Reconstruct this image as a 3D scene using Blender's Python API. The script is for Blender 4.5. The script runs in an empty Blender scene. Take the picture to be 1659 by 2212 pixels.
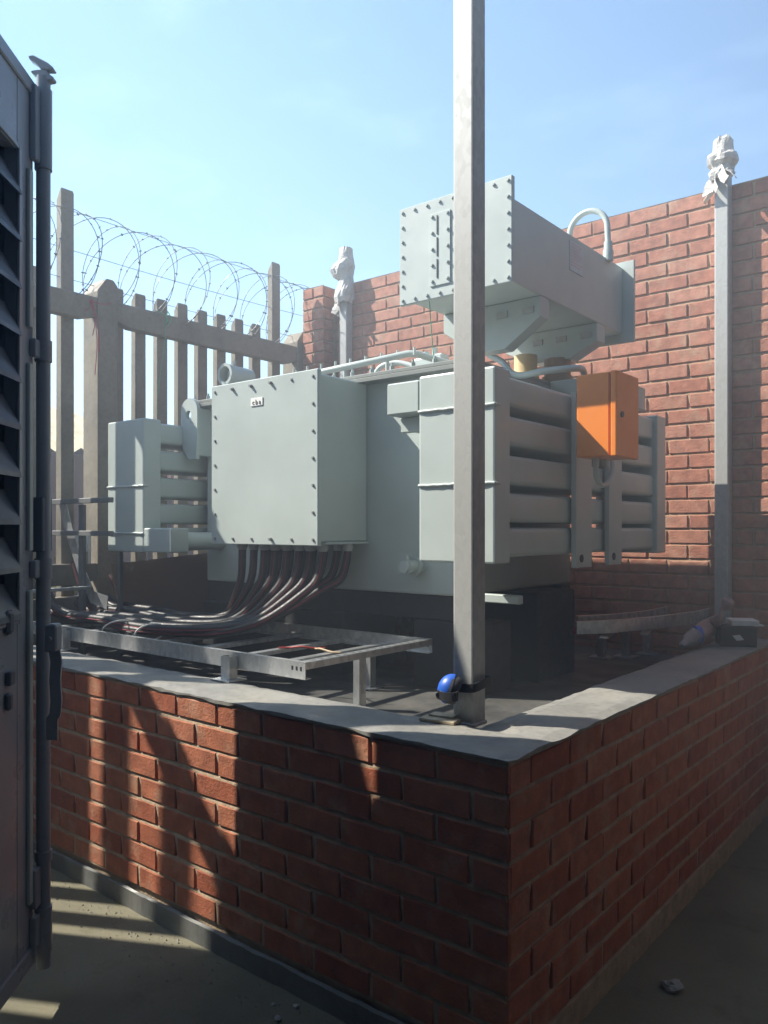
import bpy, bmesh, math, random
from mathutils import Vector, Matrix, noise
random.seed(7)
R = math.radians
S = bpy.context.scene
C = S.collection

# ------------------------------------------------------------------ camera
CAM = Vector((1.0315, -1.7767, 1.47))
HEAD = R(39.0)                       # degrees left of +Y
FW = Vector((-math.sin(HEAD), math.cos(HEAD), 0)); RT = Vector((math.cos(HEAD), math.sin(HEAD), 0))
cd = bpy.data.cameras.new('camera'); cam = bpy.data.objects.new('camera', cd); C.objects.link(cam)
cam.location = CAM; cam.rotation_euler = (R(90), 0, HEAD)
cd.sensor_width = 36; cd.lens = 1715/2212*36; cd.shift_y = 34/2212
cd.clip_start = 0.02; cd.clip_end = 2000
S.camera = cam
S.render.resolution_x = 768; S.render.resolution_y = 1024
# ------------------------------------------------------------------ light
LD = Vector((.88, .47, -.94)).normalized()          # direction the sunlight travels
EL = math.asin(-LD.z); AZ = math.atan2(-LD.x, -LD.y)
w = bpy.data.worlds.new('World'); S.world = w; w.use_nodes = True
nt = w.node_tree; bg = nt.nodes['Background']
sk = nt.nodes.new('ShaderNodeTexSky'); sk.sky_type = 'NISHITA'; sk.sun_disc = False
sk.sun_elevation = EL; sk.sun_rotation = AZ
sk.air_density = 1.0; sk.dust_density = .3; sk.ozone_density = 1.0
# thin cirrus in the sky
tc = nt.nodes.new('ShaderNodeTexCoord'); mp = nt.nodes.new('ShaderNodeMapping')
mp.inputs['Rotation'].default_value = (0, R(18), R(35)); mp.inputs['Scale'].default_value = (1.2, 3.2, 7.0)
nz = nt.nodes.new('ShaderNodeTexNoise'); nz.inputs['Scale'].default_value = 1.6; nz.inputs['Detail'].default_value = 7
nz.inputs['Roughness'].default_value = .55
rp = nt.nodes.new('ShaderNodeValToRGB'); rp.color_ramp.elements[0].position = .52; rp.color_ramp.elements[1].position = .80
rp.color_ramp.elements[1].color = (.09, .09, .09, 1)
mx = nt.nodes.new('ShaderNodeMixRGB'); mx.inputs[2].default_value = (9.5, 10.6, 11.0, 1)
L = nt.links.new
L(tc.outputs['Generated'], mp.inputs['Vector']); L(mp.outputs[0], nz.inputs['Vector']); L(nz.outputs[0], rp.inputs[0])
dp_ = nt.nodes.new('ShaderNodeVectorMath'); dp_.operation = 'DOT_PRODUCT'
ga = R(72); ge = R(24); dp_.inputs[1].default_value = (-math.sin(ga)*math.cos(ge), math.cos(ga)*math.cos(ge), math.sin(ge))
mr = nt.nodes.new('ShaderNodeMapRange'); mr.interpolation_type = 'SMOOTHSTEP'
mr.inputs['From Min'].default_value = .1; mr.inputs['From Max'].default_value = 1.0; mr.inputs['To Min'].default_value = .68; mr.inputs['To Max'].default_value = 1.34
ml = nt.nodes.new('ShaderNodeVectorMath'); ml.operation = 'SCALE'
L(tc.outputs['Generated'], dp_.inputs[0]); L(dp_.outputs['Value'], mr.inputs['Value']); L(mr.outputs[0], ml.inputs['Scale'])
L(rp.outputs[0], mx.inputs[0]); L(sk.outputs[0], mx.inputs[1]); L(mx.outputs[0], ml.inputs[0])
tn = nt.nodes.new('ShaderNodeVectorMath'); tn.operation = 'MULTIPLY'; tn.inputs[1].default_value = (.90, 1.07, 1.11)
L(ml.outputs[0], tn.inputs[0]); L(tn.outputs[0], bg.inputs['Color'])
bg.inputs['Strength'].default_value = .10
sd = bpy.data.lights.new('sun', 'SUN'); sd.energy = 5.0; sd.angle = R(.53); sd.color = (1, .93, .82)
so = bpy.data.objects.new('sun', sd); C.objects.link(so); so.rotation_euler = LD.to_track_quat('-Z', 'Y').to_euler()
so.location = (-8, -5, 9)
vs = S.view_settings; vs.view_transform = 'Standard'; vs.look = 'None'; vs.gamma = 1; vs.exposure = 1.22

# ------------------------------------------------------------------ pixel -> world helpers (1659 x 2212 photo pixels)
def ray(x, y): return FW + RT*((x-829.5)/1715) + Vector((0, 0, (1140-y)/1715))
def atD(x, y, d): return CAM + ray(x, y)*d
def atX(x, y, X): r = ray(x, y); return CAM + r*((X-CAM.x)/r.x)
def atY(x, y, Y): r = ray(x, y); return CAM + r*((Y-CAM.y)/r.y)
def atZ(x, y, Z): r = ray(x, y); return CAM + r*((Z-CAM.z)/r.z)

# ------------------------------------------------------------------ materials
MATS = {}
def new_mat(name):
    m = bpy.data.materials.new(name); m.use_nodes = True
    t = m.node_tree; b = t.nodes['Principled BSDF']; MATS[name] = m
    return m, t, b
def N(t, kind, **kw):
    n = t.nodes.new(kind)
    for k, v in kw.items():
        if k in n.inputs: n.inputs[k].default_value = v
        else: setattr(n, k, v)
    return n
def tcoord(t, scale=(1, 1, 1), kind='Object'):
    a = N(t, 'ShaderNodeTexCoord'); m = N(t, 'ShaderNodeMapping'); m.inputs['Scale'].default_value = scale
    if kind == 'World':
        g = N(t, 'ShaderNodeNewGeometry'); t.links.new(g.outputs['Position'], m.inputs[0])
    else: t.links.new(a.outputs[kind], m.inputs[0])
    return m.outputs[0]
def ramp(t, fac, stops):
    r = N(t, 'ShaderNodeValToRGB'); cr = r.color_ramp
    while len(cr.elements) < len(stops): cr.elements.new(.5)
    for e, (p, c) in zip(cr.elements, stops): e.position = p; e.color = (*c, 1) if len(c) == 3 else c
    t.links.new(fac, r.inputs[0]); return r.outputs[0]
def noise_(t, vec, scale, detail=4, rough=.55):
    n = N(t, 'ShaderNodeTexNoise', Scale=scale, Detail=detail, Roughness=rough); t.links.new(vec, n.inputs['Vector']); return n.outputs[0]
def mix(t, fac, a, b, mode='MIX'):
    m = N(t, 'ShaderNodeMixRGB', blend_type=mode)
    for i, v in enumerate((fac, a, b)):
        if hasattr(v, 'links') or hasattr(v, 'is_linked'): t.links.new(v, m.inputs[i])
        else: m.inputs[i].default_value = v if i == 0 else (*v, 1)
    return m.outputs[0]
def bump(t, b, h, strength=.3, dist=.01):
    n = N(t, 'ShaderNodeBump'); n.inputs['Strength'].default_value = strength; n.inputs['Distance'].default_value = dist
    t.links.new(h, n.inputs['Height']); t.links.new(n.outputs[0], b.inputs['Normal'])
def plain(name, col, rough=.5, metal=0., var=.12, scale=6, bmp=0., bscale=60, spec=.5):
    m, t, b = new_mat(name); v = tcoord(t, kind='World')
    n = noise_(t, v, scale, 5)
    lo = tuple(c*(1-var) for c in col); hi = tuple(min(1, c*(1+var)) for c in col)
    t.links.new(ramp(t, n, [(.3, lo), (.7, hi)]), b.inputs['Base Color'])
    rr = ramp(t, noise_(t, v, scale*2.3, 4), [(.3, (rough*.8,)*3), (.7, (min(1, rough*1.25),)*3)])
    t.links.new(rr, b.inputs['Roughness']); b.inputs['Metallic'].default_value = metal
    b.inputs['Specular IOR Level'].default_value = spec
    if bmp: bump(t, b, noise_(t, v, bscale, 4), bmp, .004)
    return m
def brick_mat(name, c1, c2, c3, dust):
    m, t, b = new_mat(name); v = tcoord(t, kind='World')
    at = N(t, 'ShaderNodeAttribute'); at.attribute_name = 'brick'
    sep = N(t, 'ShaderNodeSeparateColor'); t.links.new(at.outputs['Color'], sep.inputs[0])
    base = ramp(t, sep.outputs[0], [(0, c1), (.5, c2), (1, c3)])
    n1 = ramp(t, noise_(t, v, 16, 6, .6), [(.32, (.72,)*3), (.68, (1.22,)*3)])
    base = mix(t, 1., base, n1, 'MULTIPLY')
    ng = noise_(t, v, 150, 3, .7)
    base = mix(t, .35, base, ramp(t, ng, [(.3, (.75,)*3), (.7, (1.2,)*3)]), 'MULTIPLY')
    d = ramp(t, noise_(t, v, 7.5, 6, .68), [(.52, (0,)*3), (.74, (.6,)*3)])     # mortar smears
    base = mix(t, d, base, dust)
    t.links.new(base, b.inputs['Base Color']); b.inputs['Roughness'].default_value = .78
    b.inputs['Specular IOR Level'].default_value = .3
    h = N(t, 'ShaderNodeMath', operation='ADD'); t.links.new(noise_(t, v, 90, 5, .65), h.inputs[0]); t.links.new(noise_(t, v, 14, 3), h.inputs[1])
    bump(t, b, h.outputs[0], .55, .006)
    return m
brick_mat('brick_low', (.31, .092, .046), (.37, .122, .062), (.41, .155, .085), (.46, .33, .22))
brick_mat('brick_tall', (.37, .15, .10), (.415, .182, .125), (.445, .212, .15), (.50, .38, .27))
plain('blocker_dark', (.05, .05, .05), .9, 0, .25, 6, .3, 60)  # for the added wall, dark to keep bounced sunlight down
plain('mortar_tall', (.36, .245, .165), .95, 0, .22, 20, 1.0, 70, .2)
plain('mortar', (.38, .29, .20), .95, 0, .22, 20, 1.0, 70, .2)
def floor_mat():
    m, t, b = new_mat('yard_concrete'); v = tcoord(t, kind='World')
    base = ramp(t, noise_(t, v, 1.7, 7, .62), [(.3, (.125, .118, .08)), (.5, (.185, .172, .115)), (.72, (.225, .208, .145))])
    sp = ramp(t, noise_(t, v, 120, 2, .7), [(.28, (.6,)*3), (.45, (1.,)*3)])
    base = mix(t, .6, base, sp, 'MULTIPLY')
    st = ramp(t, noise_(t, v, 4.2, 5, .7), [(.56, (1,)*3), (.72, (.62, .6, .56))])
    base = mix(t, 1., base, st, 'MULTIPLY')
    t.links.new(base, b.inputs['Base Color']); b.inputs['Roughness'].default_value = .85
    bump(t, b, noise_(t, v, 45, 6, .7), .35, .006)
floor_mat()
def screed_mat(name, a, c, d):
    m, t, b = new_mat(name); v = tcoord(t, kind='World')
    base = ramp(t, noise_(t, v, 3.5, 7, .65), [(.3, a), (.5, c), (.7, d)])
    sp = ramp(t, noise_(t, v, 40, 4, .7), [(.30, (.72,)*3), (.5, (1.,)*3), (.75, (1.12,)*3)])
    base = mix(t, .8, base, sp, 'MULTIPLY')
    t.links.new(base, b.inputs['Base Color'])
    t.links.new(ramp(t, noise_(t, v, 5, 4), [(.35, (.42,)*3), (.65, (.8,)*3)]), b.inputs['Roughness'])
    bump(t, b, noise_(t, v, 26, 6, .7), .3, .006)
screed_mat('screed', (.19, .19, .178), (.25, .246, .226), (.30, .288, .248))
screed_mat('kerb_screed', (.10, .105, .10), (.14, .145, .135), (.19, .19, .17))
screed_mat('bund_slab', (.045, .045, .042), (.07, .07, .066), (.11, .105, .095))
screed_mat('fence_concrete', (.175, .155, .12), (.23, .203, .158), (.29, .258, .20))
def paint_mat(name, col, rough=.36):
    m, t, b = new_mat(name); v = tcoord(t, kind='World')
    d = ramp(t, noise_(t, v, 3.2, 6, .6), [(.35, tuple(c*.93 for c in col)), (.7, tuple(min(1, c*1.05) for c in col))])
    ds = ramp(t, noise_(t, tcoord(t, (30, 30, 2.2), 'World'), 1.6, 4, .6), [(.60, (0,)*3), (.85, (.16,)*3)])
    d = mix(t, ds, d, (.50, .46, .38))
    t.links.new(d, b.inputs['Base Color'])
    t.links.new(ramp(t, noise_(t, v, 9, 5), [(.3, (rough*.8,)*3), (.7, (rough*1.3,)*3)]), b.inputs['Roughness'])
    bump(t, b, noise_(t, v, 300, 2), .06, .001)
paint_mat('grey_paint', (.46, .52, .495))
paint_mat('low_bounce_paint', (.20, .215, .20), .5)  # tank cover darkened to cut light bounced up under the upper box
paint_mat('orange_paint', (.86, .245, .022), .42)
paint_mat('container_paint', (.29, .315, .35), .3)
plain('container_dark', (.10, .115, .14), .45)
plain('black_paint', (.016, .018, .019), .6, 0, .3, 8)
def galv_mat(name, lo, hi, rough, metal, sc):
    m, t, b = new_mat(name); v = tcoord(t, (1, 1, .6), 'World')
    vo = N(t, 'ShaderNodeTexVoronoi', Scale=sc); t.links.new(v, vo.inputs['Vector'])
    s = N(t, 'ShaderNodeSeparateColor'); t.links.new(vo.outputs['Color'], s.inputs[0])
    f = N(t, 'ShaderNodeMath', operation='ADD'); t.links.new(s.outputs[0], f.inputs[0]); t.links.new(noise_(t, v, sc*.35, 5, .6), f.inputs[1])
    h = N(t, 'ShaderNodeMath', operation='MULTIPLY'); t.links.new(f.outputs[0], h.inputs[0]); h.inputs[1].default_value = .5
    t.links.new(ramp(t, h.outputs[0], [(.25, lo), (.75, hi)]), b.inputs['Base Color'])
    t.links.new(ramp(t, h.outputs[0], [(.2, (rough*1.25,)*3), (.8, (rough*.8,)*3)]), b.inputs['Roughness'])
    b.inputs['Metallic'].default_value = metal
galv_mat('galv_post', (.37, .38, .37), (.44, .45, .435), .5, .15, 70)
galv_mat('galv_tray', (.48, .50, .51), (.68, .70, .70), .36, .8, 45)
plain('shaded_galv', (.17, .175, .175), .55, .3)  # galvanised struts darkened, their shade put into the colour
plain('wire', (.22, .24, .26), .5, .6)
plain('cable_black', (.012, .011, .011), .5, 0, .3, 30, .1, 200)
plain('cable_red', (.25, .015, .03), .6)
plain('tie_white', (.75, .75, .72), .5)
plain('tie_black', (.02, .02, .02), .5)
plain('tan', (.62, .47, .25), .6, 0, .12, 8)
plain('tan_shaded', (.27, .16, .085), .45)  # darker tan for the right turret, its shade put into the colour
plain('white_plate', (.80, .80, .76), .5, 0, .04)
plain('letter_grey', (.12, .12, .12), .6)
plain('letter_faint', (.62, .42, .40), .6)
plain('roof_sheet', (.52, .47, .31), .7, 0, .3, 5)
plain('maroon_wall', (.13, .055, .05), .85, 0, .25, 2)
plain('tile_red', (.20, .085, .06), .8, 0, .3, 4)
plain('blue_plastic', (.02, .10, .48), .38, 0, .08)
plain('black_plastic', (.018, .018, .02), .5)
plain('foam', (.06, .06, .065), .9)
plain('bag_pink', (.30, .20, .19), .55, 0, .2, 30)
plain('bag_clear', (.20, .215, .24), .35, 0, .2, 40)
plain('cord_green', (.10, .42, .24), .7)
plain('cord_red', (.45, .06, .08), .7)
plain('scrap_red', (.40, .04, .03), .5)
plain('scrap_yellow', (.45, .33, .20), .5)
plain('wood', (.40, .34, .24), .75, 0, .2, 20)
plain('stone', (.33, .33, .31), .9, 0, .2, 30)
plain('leaf', (.10, .13, .03), .6, 0, .4, 20)
plain('stem', (.10, .07, .04), .8)
plain('carton', (.55, .57, .57), .7, 0, .1, 12)
m, t, b = new_mat('film'); v = tcoord(t, kind='World')
t.links.new(ramp(t, noise_(t, v, 30, 5), [(.3, (.60, .58, .54)), (.7, (.82, .80, .76))]), b.inputs['Base Color'])
b.inputs['Roughness'].default_value = .35; b.inputs['Transmission Weight'].default_value = .18
b.inputs['Subsurface Weight'].default_value = .15; b.inputs['Subsurface Radius'].default_value = (.02, .02, .02)
bump(t, b, noise_(t, tcoord(t, (1, 1, 2.5), 'World'), 45, 5, .7), .8, .01)
def sheet_mat():
    m, t, b = new_mat('rust_sheet'); v = tcoord(t, kind='World')
    base = ramp(t, noise_(t, v, 2.6, 6, .6), [(.34, (.19, .175, .145)), (.5, (.28, .17, .12)), (.7, (.34, .185, .125))])
    base = mix(t, ramp(t, noise_(t, tcoord(t, (1, 1, .6), 'World'), 7, 4, .7), [(.62, (0,)*3), (.70, (.6,)*3)]), base, (.42, .40, .32))
    t.links.new(base, b.inputs['Base Color']); b.inputs['Roughness'].default_value = .42; b.inputs['Metallic'].default_value = .35
sheet_mat()

# ------------------------------------------------------------------ mesh builder
class MB:
    def __init__(s): s.v = []; s.f = []; s.sm = []; s.mi = []
    def add(s, vs, fs, smooth=False, mi=0):
        o = len(s.v); s.v += [Vector(p) for p in vs]
        for f in fs: s.f.append([i+o for i in f]); s.sm.append(smooth); s.mi.append(mi)
        return s
    def bm(s, bm, smooth=False, mi=0):
        bm.verts.index_update(); return s.add([v.co.copy() for v in bm.verts], [[v.index for v in f.verts] for f in bm.faces], smooth, mi)
    def box(s, x0, x1, y0, y1, z0, z1, bev=0., seg=1, mi=0, M=None):
        bm = bmesh.new(); bmesh.ops.create_cube(bm, size=1)
        for v in bm.verts: v.co = Vector((x0+(v.co.x+.5)*(x1-x0), y0+(v.co.y+.5)*(y1-y0), z0+(v.co.z+.5)*(z1-z0)))
        if bev: bmesh.ops.bevel(bm, geom=bm.edges[:], offset=bev, segments=seg, affect='EDGES', profile=.5)
        if M is not None: bmesh.ops.transform(bm, matrix=M, verts=bm.verts[:])
        s.bm(bm, False, mi); bm.free(); return s
    def prism(s, poly, a, b, frame, bev=0., mi=0):
        """poly: 2D points; frame: (origin, U, V, W); extruded from a to b along W"""
        O, U, V, W = frame; bm = bmesh.new()
        lo = [bm.verts.new(O+U*p[0]+V*p[1]+W*a) for p in poly]; hi = [bm.verts.new(O+U*p[0]+V*p[1]+W*b) for p in poly]
        n = len(poly); bm.faces.new(lo[::-1]); bm.faces.new(hi)
        for i in range(n): bm.faces.new((lo[i], lo[(i+1) % n], hi[(i+1) % n], hi[i]))
        bmesh.ops.recalc_face_normals(bm, faces=bm.faces[:])
        if bev: bmesh.ops.bevel(bm, geom=bm.edges[:], offset=bev, segments=1, affect='EDGES')
        s.bm(bm, False, mi); bm.free(); return s
    def tube(s, pts, r, n=10, mi=0, cap=True, smooth=True, closed=False):
        pts = [Vector(p) for p in pts]; rr = r if isinstance(r, (list, tuple)) else [r]*len(pts)
        m = len(pts); vs = []; up = None
        for i in range(m):
            if closed: d = pts[(i+1) % m]-pts[i-1]
            else: d = pts[min(i+1, m-1)]-pts[max(i-1, 0)]
            d.normalize()
            if up is None: up = Vector((0, 0, 1)) if abs(d.z) < .9 else Vector((1, 0, 0))
            a = d.cross(up); a.normalize(); up = a.cross(d); up.normalize()
            for k in range(n):
                q = 2*math.pi*k/n; vs.append(pts[i]+(a*math.cos(q)+up*math.sin(q))*rr[i])
        fs = []
        for i in range(m if closed else m-1):
            j = (i+1) % m
            for k in range(n): fs.append((i*n+k, i*n+(k+1) % n, j*n+(k+1) % n, j*n+k))
        s.add(vs, fs, smooth, mi)
        if cap and not closed:
            s.add(vs[:n], [list(range(n))[::-1]], False, mi); s.add(vs[-n:], [list(range(n))], False, mi)
        return s
    def cyl(s, p0, p1, r, r2=None, n=20, mi=0): return s.tube([p0, p1], [r, r if r2 is None else r2], n, mi)
    def ribbon(s, pts, wdir, w, th, mi=0):
        """flat strap along pts, width w along wdir (vector or list), thickness th"""
        pts = [Vector(p) for p in pts]; vs = []; m = len(pts)
        for i, p in enumerate(pts):
            d = (pts[min(i+1, m-1)]-pts[max(i-1, 0)]).normalized()
            W = (wdir[i] if isinstance(wdir, list) else wdir); W = (W-d*W.dot(d)).normalized(); T = d.cross(W)
            for a, c in ((-1, -1), (1, -1), (1, 1), (-1, 1)): vs.append(p+W*(w/2*a)+T*(th/2*c))
        fs = [(0, 3, 2, 1), ((m-1)*4, (m-1)*4+1, (m-1)*4+2, (m-1)*4+3)]
        for i in range(m-1):
            for k in range(4): fs.append((i*4+k, i*4+(k+1) % 4, i*4+4+(k+1) % 4, i*4+4+k))
        return s.add(vs, fs, False, mi)
    def ellipsoid(s, c, r, M=None, n=20, m=12, mi=0):
        vs = []; fs = []
        for i in range(m+1):
            a = math.pi*i/m
            for k in range(n):
                q = 2*math.pi*k/n; p = Vector((r[0]*math.sin(a)*math.cos(q), r[1]*math.sin(a)*math.sin(q), r[2]*math.cos(a)))
                vs.append((M @ p if M is not None else p)+Vector(c))
        for i in range(m):
            for k in range(n): fs.append((i*n+k, (i+1)*n+k, (i+1)*n+(k+1) % n, i*n+(k+1) % n))
        return s.add(vs, fs, True, mi)
def root_loc(p):
    o = Vector((0, 0, 0))
    while p: o += p.location; p = p.parent
    return o
def obj(name, mb, mat, parent=None, label=None, center=None):
    """world-space mesh -> ONE object; verts are stored relative to the parent chain (or to center)"""
    off = root_loc(parent) if parent else Vector((0, 0, 0))
    base = Vector(center) if center is not None else (off if parent else None)
    if base is None:
        xs = [v.x for v in mb.v]; ys = [v.y for v in mb.v]; zs = [v.z for v in mb.v]
        base = Vector(((min(xs)+max(xs))/2, (min(ys)+max(ys))/2, min(zs)))
    me = bpy.data.meshes.new(name); me.from_pydata([v-base for v in mb.v], [], mb.f); me.update()
    me.polygons.foreach_set('use_smooth', mb.sm); me.polygons.foreach_set('material_index', mb.mi)
    for mm in ([mat] if isinstance(mat, str) else mat): me.materials.append(MATS[mm])
    o = bpy.data.objects.new(name, me); C.objects.link(o); o.location = base-off
    if parent: o.parent = parent
    if label: o['label'] = label
    return o
def thing(name, label, cat, loc, group=None):
    o = bpy.data.objects.new(name, None); C.objects.link(o); o.location = loc; o.empty_display_size = .1
    o['label'] = label; o['category'] = cat
    if group: o['group'] = group
    return o
def tag(o, label, cat, group=None):
    o['label'] = label; o['category'] = cat
    if group: o['group'] = group
    return o
def stamp(proto, parent, pos):
    """copy of a small part, placed at a world position under parent"""
    c = proto.copy(); C.objects.link(c); c.parent = parent; c.location = Vector(pos)-root_loc(parent); return c
X, Y, Z = Vector((1, 0, 0)), Vector((0, 1, 0)), Vector((0, 0, 1))
def spline(P, k=8):
    P = [Vector(p) for p in P]; out = []
    for i in range(len(P)-1):
        a = P[max(i-1, 0)]; b = P[i]; c = P[i+1]; d = P[min(i+2, len(P)-1)]
        for j in range(k):
            t = j/k; out.append(.5*((2*b)+(c-a)*t+(2*a-5*b+4*c-d)*t*t+(3*b-a-3*c+d)*t**3))
    return out+[P[-1]]

# ------------------------------------------------------------------ ground
WT = .88                                     # top of the low wall's coping
FZ = .74                                     # slab inside the bund
def sheet(x0, x1, y0, y1, z, nx, ny, amp=0.):
    mb = MB(); vs = [(x0+(x1-x0)*i/nx, y0+(y1-y0)*j/ny, z+amp*(noise.noise(Vector((i*.9, j*.9, z)))) ) for j in range(ny+1) for i in range(nx+1)]
    mb.add(vs, [(j*(nx+1)+i, j*(nx+1)+i+1, (j+1)*(nx+1)+i+1, (j+1)*(nx+1)+i) for j in range(ny) for i in range(nx)]); return mb
g = obj('ground', sheet(-90, 90, -90, 90, 0, 1, 1), 'yard_concrete'); g['kind'] = 'structure'
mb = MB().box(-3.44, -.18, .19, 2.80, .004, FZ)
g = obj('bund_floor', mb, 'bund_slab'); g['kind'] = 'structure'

# ------------------------------------------------------------------ brickwork
BL, BH, JT = .2195, .0725, .0125
def brickwork(rows, length, z0, frame, start, rec=.0010, skip_first=0., pb=.0015, pm=.0046):
    """bricks and mortar for one face. frame (O,U,W): U along the wall, W outward. returns (mortar MB, bricks MB, colours)"""
    O, U, W = frame; mb = MB(); cols = []; rnd = random.Random(int(length*1000)+rows)
    ph = BH+JT+.001
    for r in range(rows):
        zb = z0+r*ph; first = start(r); a = skip_first; L_ = first
        while a < length-.03:
            b_ = min(a+L_, length)
            if b_-a > .03:
                j = lambda s=.0022: rnd.uniform(-s, s)
                a0, a1, b0, b1 = a+.0+j(), b_+j(), zb+j(), zb+BH+j()
                out = rnd.uniform(-.0015, .002); c = .003
                tilt = rnd.uniform(-.0012, .0012)
                P = lambda u, zz, wv: O+U*u+Vector((0, 0, zz))+W*wv
                vs = [P(a0, b0, -rec-.012), P(a1, b0, -rec-.012), P(a1, b1, -rec-.012), P(a0, b1, -rec-.012),
                      P(a0, b0, out-c), P(a1, b0, out-c), P(a1, b1, out-c), P(a0, b1, out-c),
                      P(a0+c, b0+c, out-tilt), P(a1-c, b0+c, out+tilt), P(a1-c, b1-c, out+tilt), P(a0+c, b1-c, out-tilt)]
                fs = [(8, 9, 10, 11)]
                for q in range(4):
                    n2 = (q+1) % 4; fs.append((q, n2, 4+n2, 4+q)); fs.append((4+q, 4+n2, 8+n2, 8+q))
                mb.add(vs, fs); cl = (rnd.random(), rnd.random(), rnd.random(), 1); cols += [cl]*12
            a = b_+JT+rnd.uniform(-.001, .001); L_ = BL
    # mortar: a finely divided rough sheet behind the faces
    mo = MB(); nu = max(2, int(length/.022)); zl = [(z0-.004, -.003)]
    for r in range(rows):
        zb = z0+r*ph; zl += [(zb+BH-.003, -pb), (zb+BH+JT*.5, -pm), (zb+BH+JT+.003, -.0095)]
    if rows: zl[-1] = (zl[-1][0]-.006, -.004)
    vs = []
    for zz, wv in zl:
        for i in range(nu+1):
            u = length*i/nu
            d = noise.noise(Vector((u*23, zz*23, length)))*.002+noise.noise(Vector((u*70, zz*70, 3.)))*.0014
            vs.append(O+U*u+Vector((0, 0, zz))+W*(wv+d-rec))
    mo.add(vs, [(j2*(nu+1)+i, j2*(nu+1)+i+1, (j2+1)*(nu+1)+i+1, (j2+1)*(nu+1)+i) for j2 in range(len(zl)-1) for i in range(nu)], True)
    return mo, mb, cols
def brick_obj(name, mb, cols, mat, parent):
    if sum((mb.v[i]-mb.v[i]).length for i in range(1)): pass
    o = obj(name, mb, mat, parent); me = o.data
    ca = me.color_attributes.new('brick', 'FLOAT_COLOR', 'POINT')
    flat = [c for col in cols for c in col]; ca.data.foreach_set('color', flat)
    bm = bmesh.new(); bm.from_mesh(me); bmesh.ops.recalc_face_normals(bm, faces=bm.faces[:]); bm.to_mesh(me); bm.free()
    return o
# low bund wall: front along -X at y=0, side along +Y at x=0
low = thing('low_brick_wall', 'low red brick wall with grey screeded top surrounding the transformer', 'wall', (0, 0, 0))
K0 = .092
mo, br, co = brickwork(9, 3.6, K0+.004, (Vector((0, 0, 0)), -X, -Y), lambda r: BL if r % 2 == 0 else .106)
obj('mortar', mo, 'mortar', low); brick_obj('brick_face', br, co, 'brick_low', low)
mo, br, co = brickwork(9, 2.80, K0+.004, (Vector((0, 0, 0)), Y, X), lambda r: .106-.0 if r % 2 == 0 else BL, skip_first=.0105)
obj('mortar', mo, 'mortar', low); brick_obj('brick_face', br, co, 'brick_low', low)
# wall core below the coping
obj('wall_core', MB().box(-3.6, -.014, .014, .215, .01, WT-.015).box(-.215, -.014, .215, 2.80, .01, WT-.0155), 'mortar', low)
def rough_strip(x0, x1, y0, y1, z0, z1, ex=(0, 0, 0, 0), step=.035, seed=0):
    """slab with an uneven rim. """
    mb = MB(); nx = max(2, int((x1-x0)/step)); ny = max(2, int((y1-y0)/step)); vs = []
    for j in range(ny+1):
        for i in range(nx+1):
            x = x0+(x1-x0)*i/nx; y = y0+(y1-y0)*j/ny
            e = (i in (0, nx)) or (j in (0, ny))
            q = Vector((x*9+seed, y*9, seed)); z = z1+noise.noise(q)*.0035
            if e: z -= .004+abs(noise.noise(q*2.3))*.007
            if i == 0: x += noise.noise(q*2.1)*.006
            if i == nx: x += noise.noise(q*2.1)*.006
            if j == 0: y += noise.noise(q*2.1)*.006
            vs.append((x, y, z))
    fs = [(j*(nx+1)+i, j*(nx+1)+i+1, (j+1)*(nx+1)+i+1, (j+1)*(nx+1)+i) for j in range(ny) for i in range(nx)]
    rim = [i for i in range(nx+1)]+[j*(nx+1)+nx for j in range(1, ny+1)]+[ny*(nx+1)+i for i in range(nx-1, -1, -1)]+[j*(nx+1) for j in range(ny-1, 0, -1)]
    o = len(vs); inx = .004
    for k in rim:
        p = Vector(vs[k]); q = p*14; vs.append((p.x, p.y, z0+noise.noise(q)*.011))
    n = len(rim)
    for k in range(n): fs.append((rim[k], rim[(k+1) % n][0] if False else rim[(k+1) % n], o+(k+1) % n, o+k))
    mb.add(vs, fs, False); return mb
co1 = rough_strip(-3.62, .006, -.006, .235, WT-.014, WT, seed=1)
obj('coping', co1, 'screed', low)
co2 = rough_strip(-.235, .006, .2355, 2.80, WT-.014, WT-.001, seed=1)
obj('coping', co2, 'screed', low)
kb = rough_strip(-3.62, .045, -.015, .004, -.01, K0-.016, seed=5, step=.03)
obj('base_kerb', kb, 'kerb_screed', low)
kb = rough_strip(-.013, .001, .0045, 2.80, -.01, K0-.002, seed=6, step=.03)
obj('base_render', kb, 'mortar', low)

# tall back wall with an end pier
YW = 2.82; WH = 3.36
tall = thing('tall_brick_wall', 'tall pinkish red brick wall running behind the transformer', 'wall', (-1.2, YW, 0))
rows = 39; z0 = WH-rows*(BH+JT+.001)
mo, br, co = brickwork(rows, 4.8, z0, (Vector((-3.16, YW, 0)), X, -Y), lambda r: BL*.62 if r % 2 else BL*.62+.116, pb=.0035, pm=.0062)
obj('mortar', mo, 'mortar_tall', tall); brick_obj('brick_face', br, co, 'brick_tall', tall)
obj('wall_core', MB().box(-3.16, 1.64, YW+.013, YW+.21, .0, WH-.004), 'mortar', tall)
mo, br, co = brickwork(rows, .222, z0, (Vector((-3.43, YW-.11, 0)), X, -Y), lambda r: BL if r % 2 else .106, pb=.0035, pm=.0062)
obj('mortar', mo, 'mortar_tall', tall)
pier = brick_obj('pier', br, co, 'brick_tall', tall)
mo, br, co = brickwork(rows, .106, z0, (Vector((-3.208, YW-.10, 0)), Y, X), lambda r: .2)
brick_obj('pier', br, co, 'brick_tall', tall)
obj('wall_core', MB().box(-3.42, -3.221, YW-.098, YW+.21, 0, WH-.004), 'mortar', tall)

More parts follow.
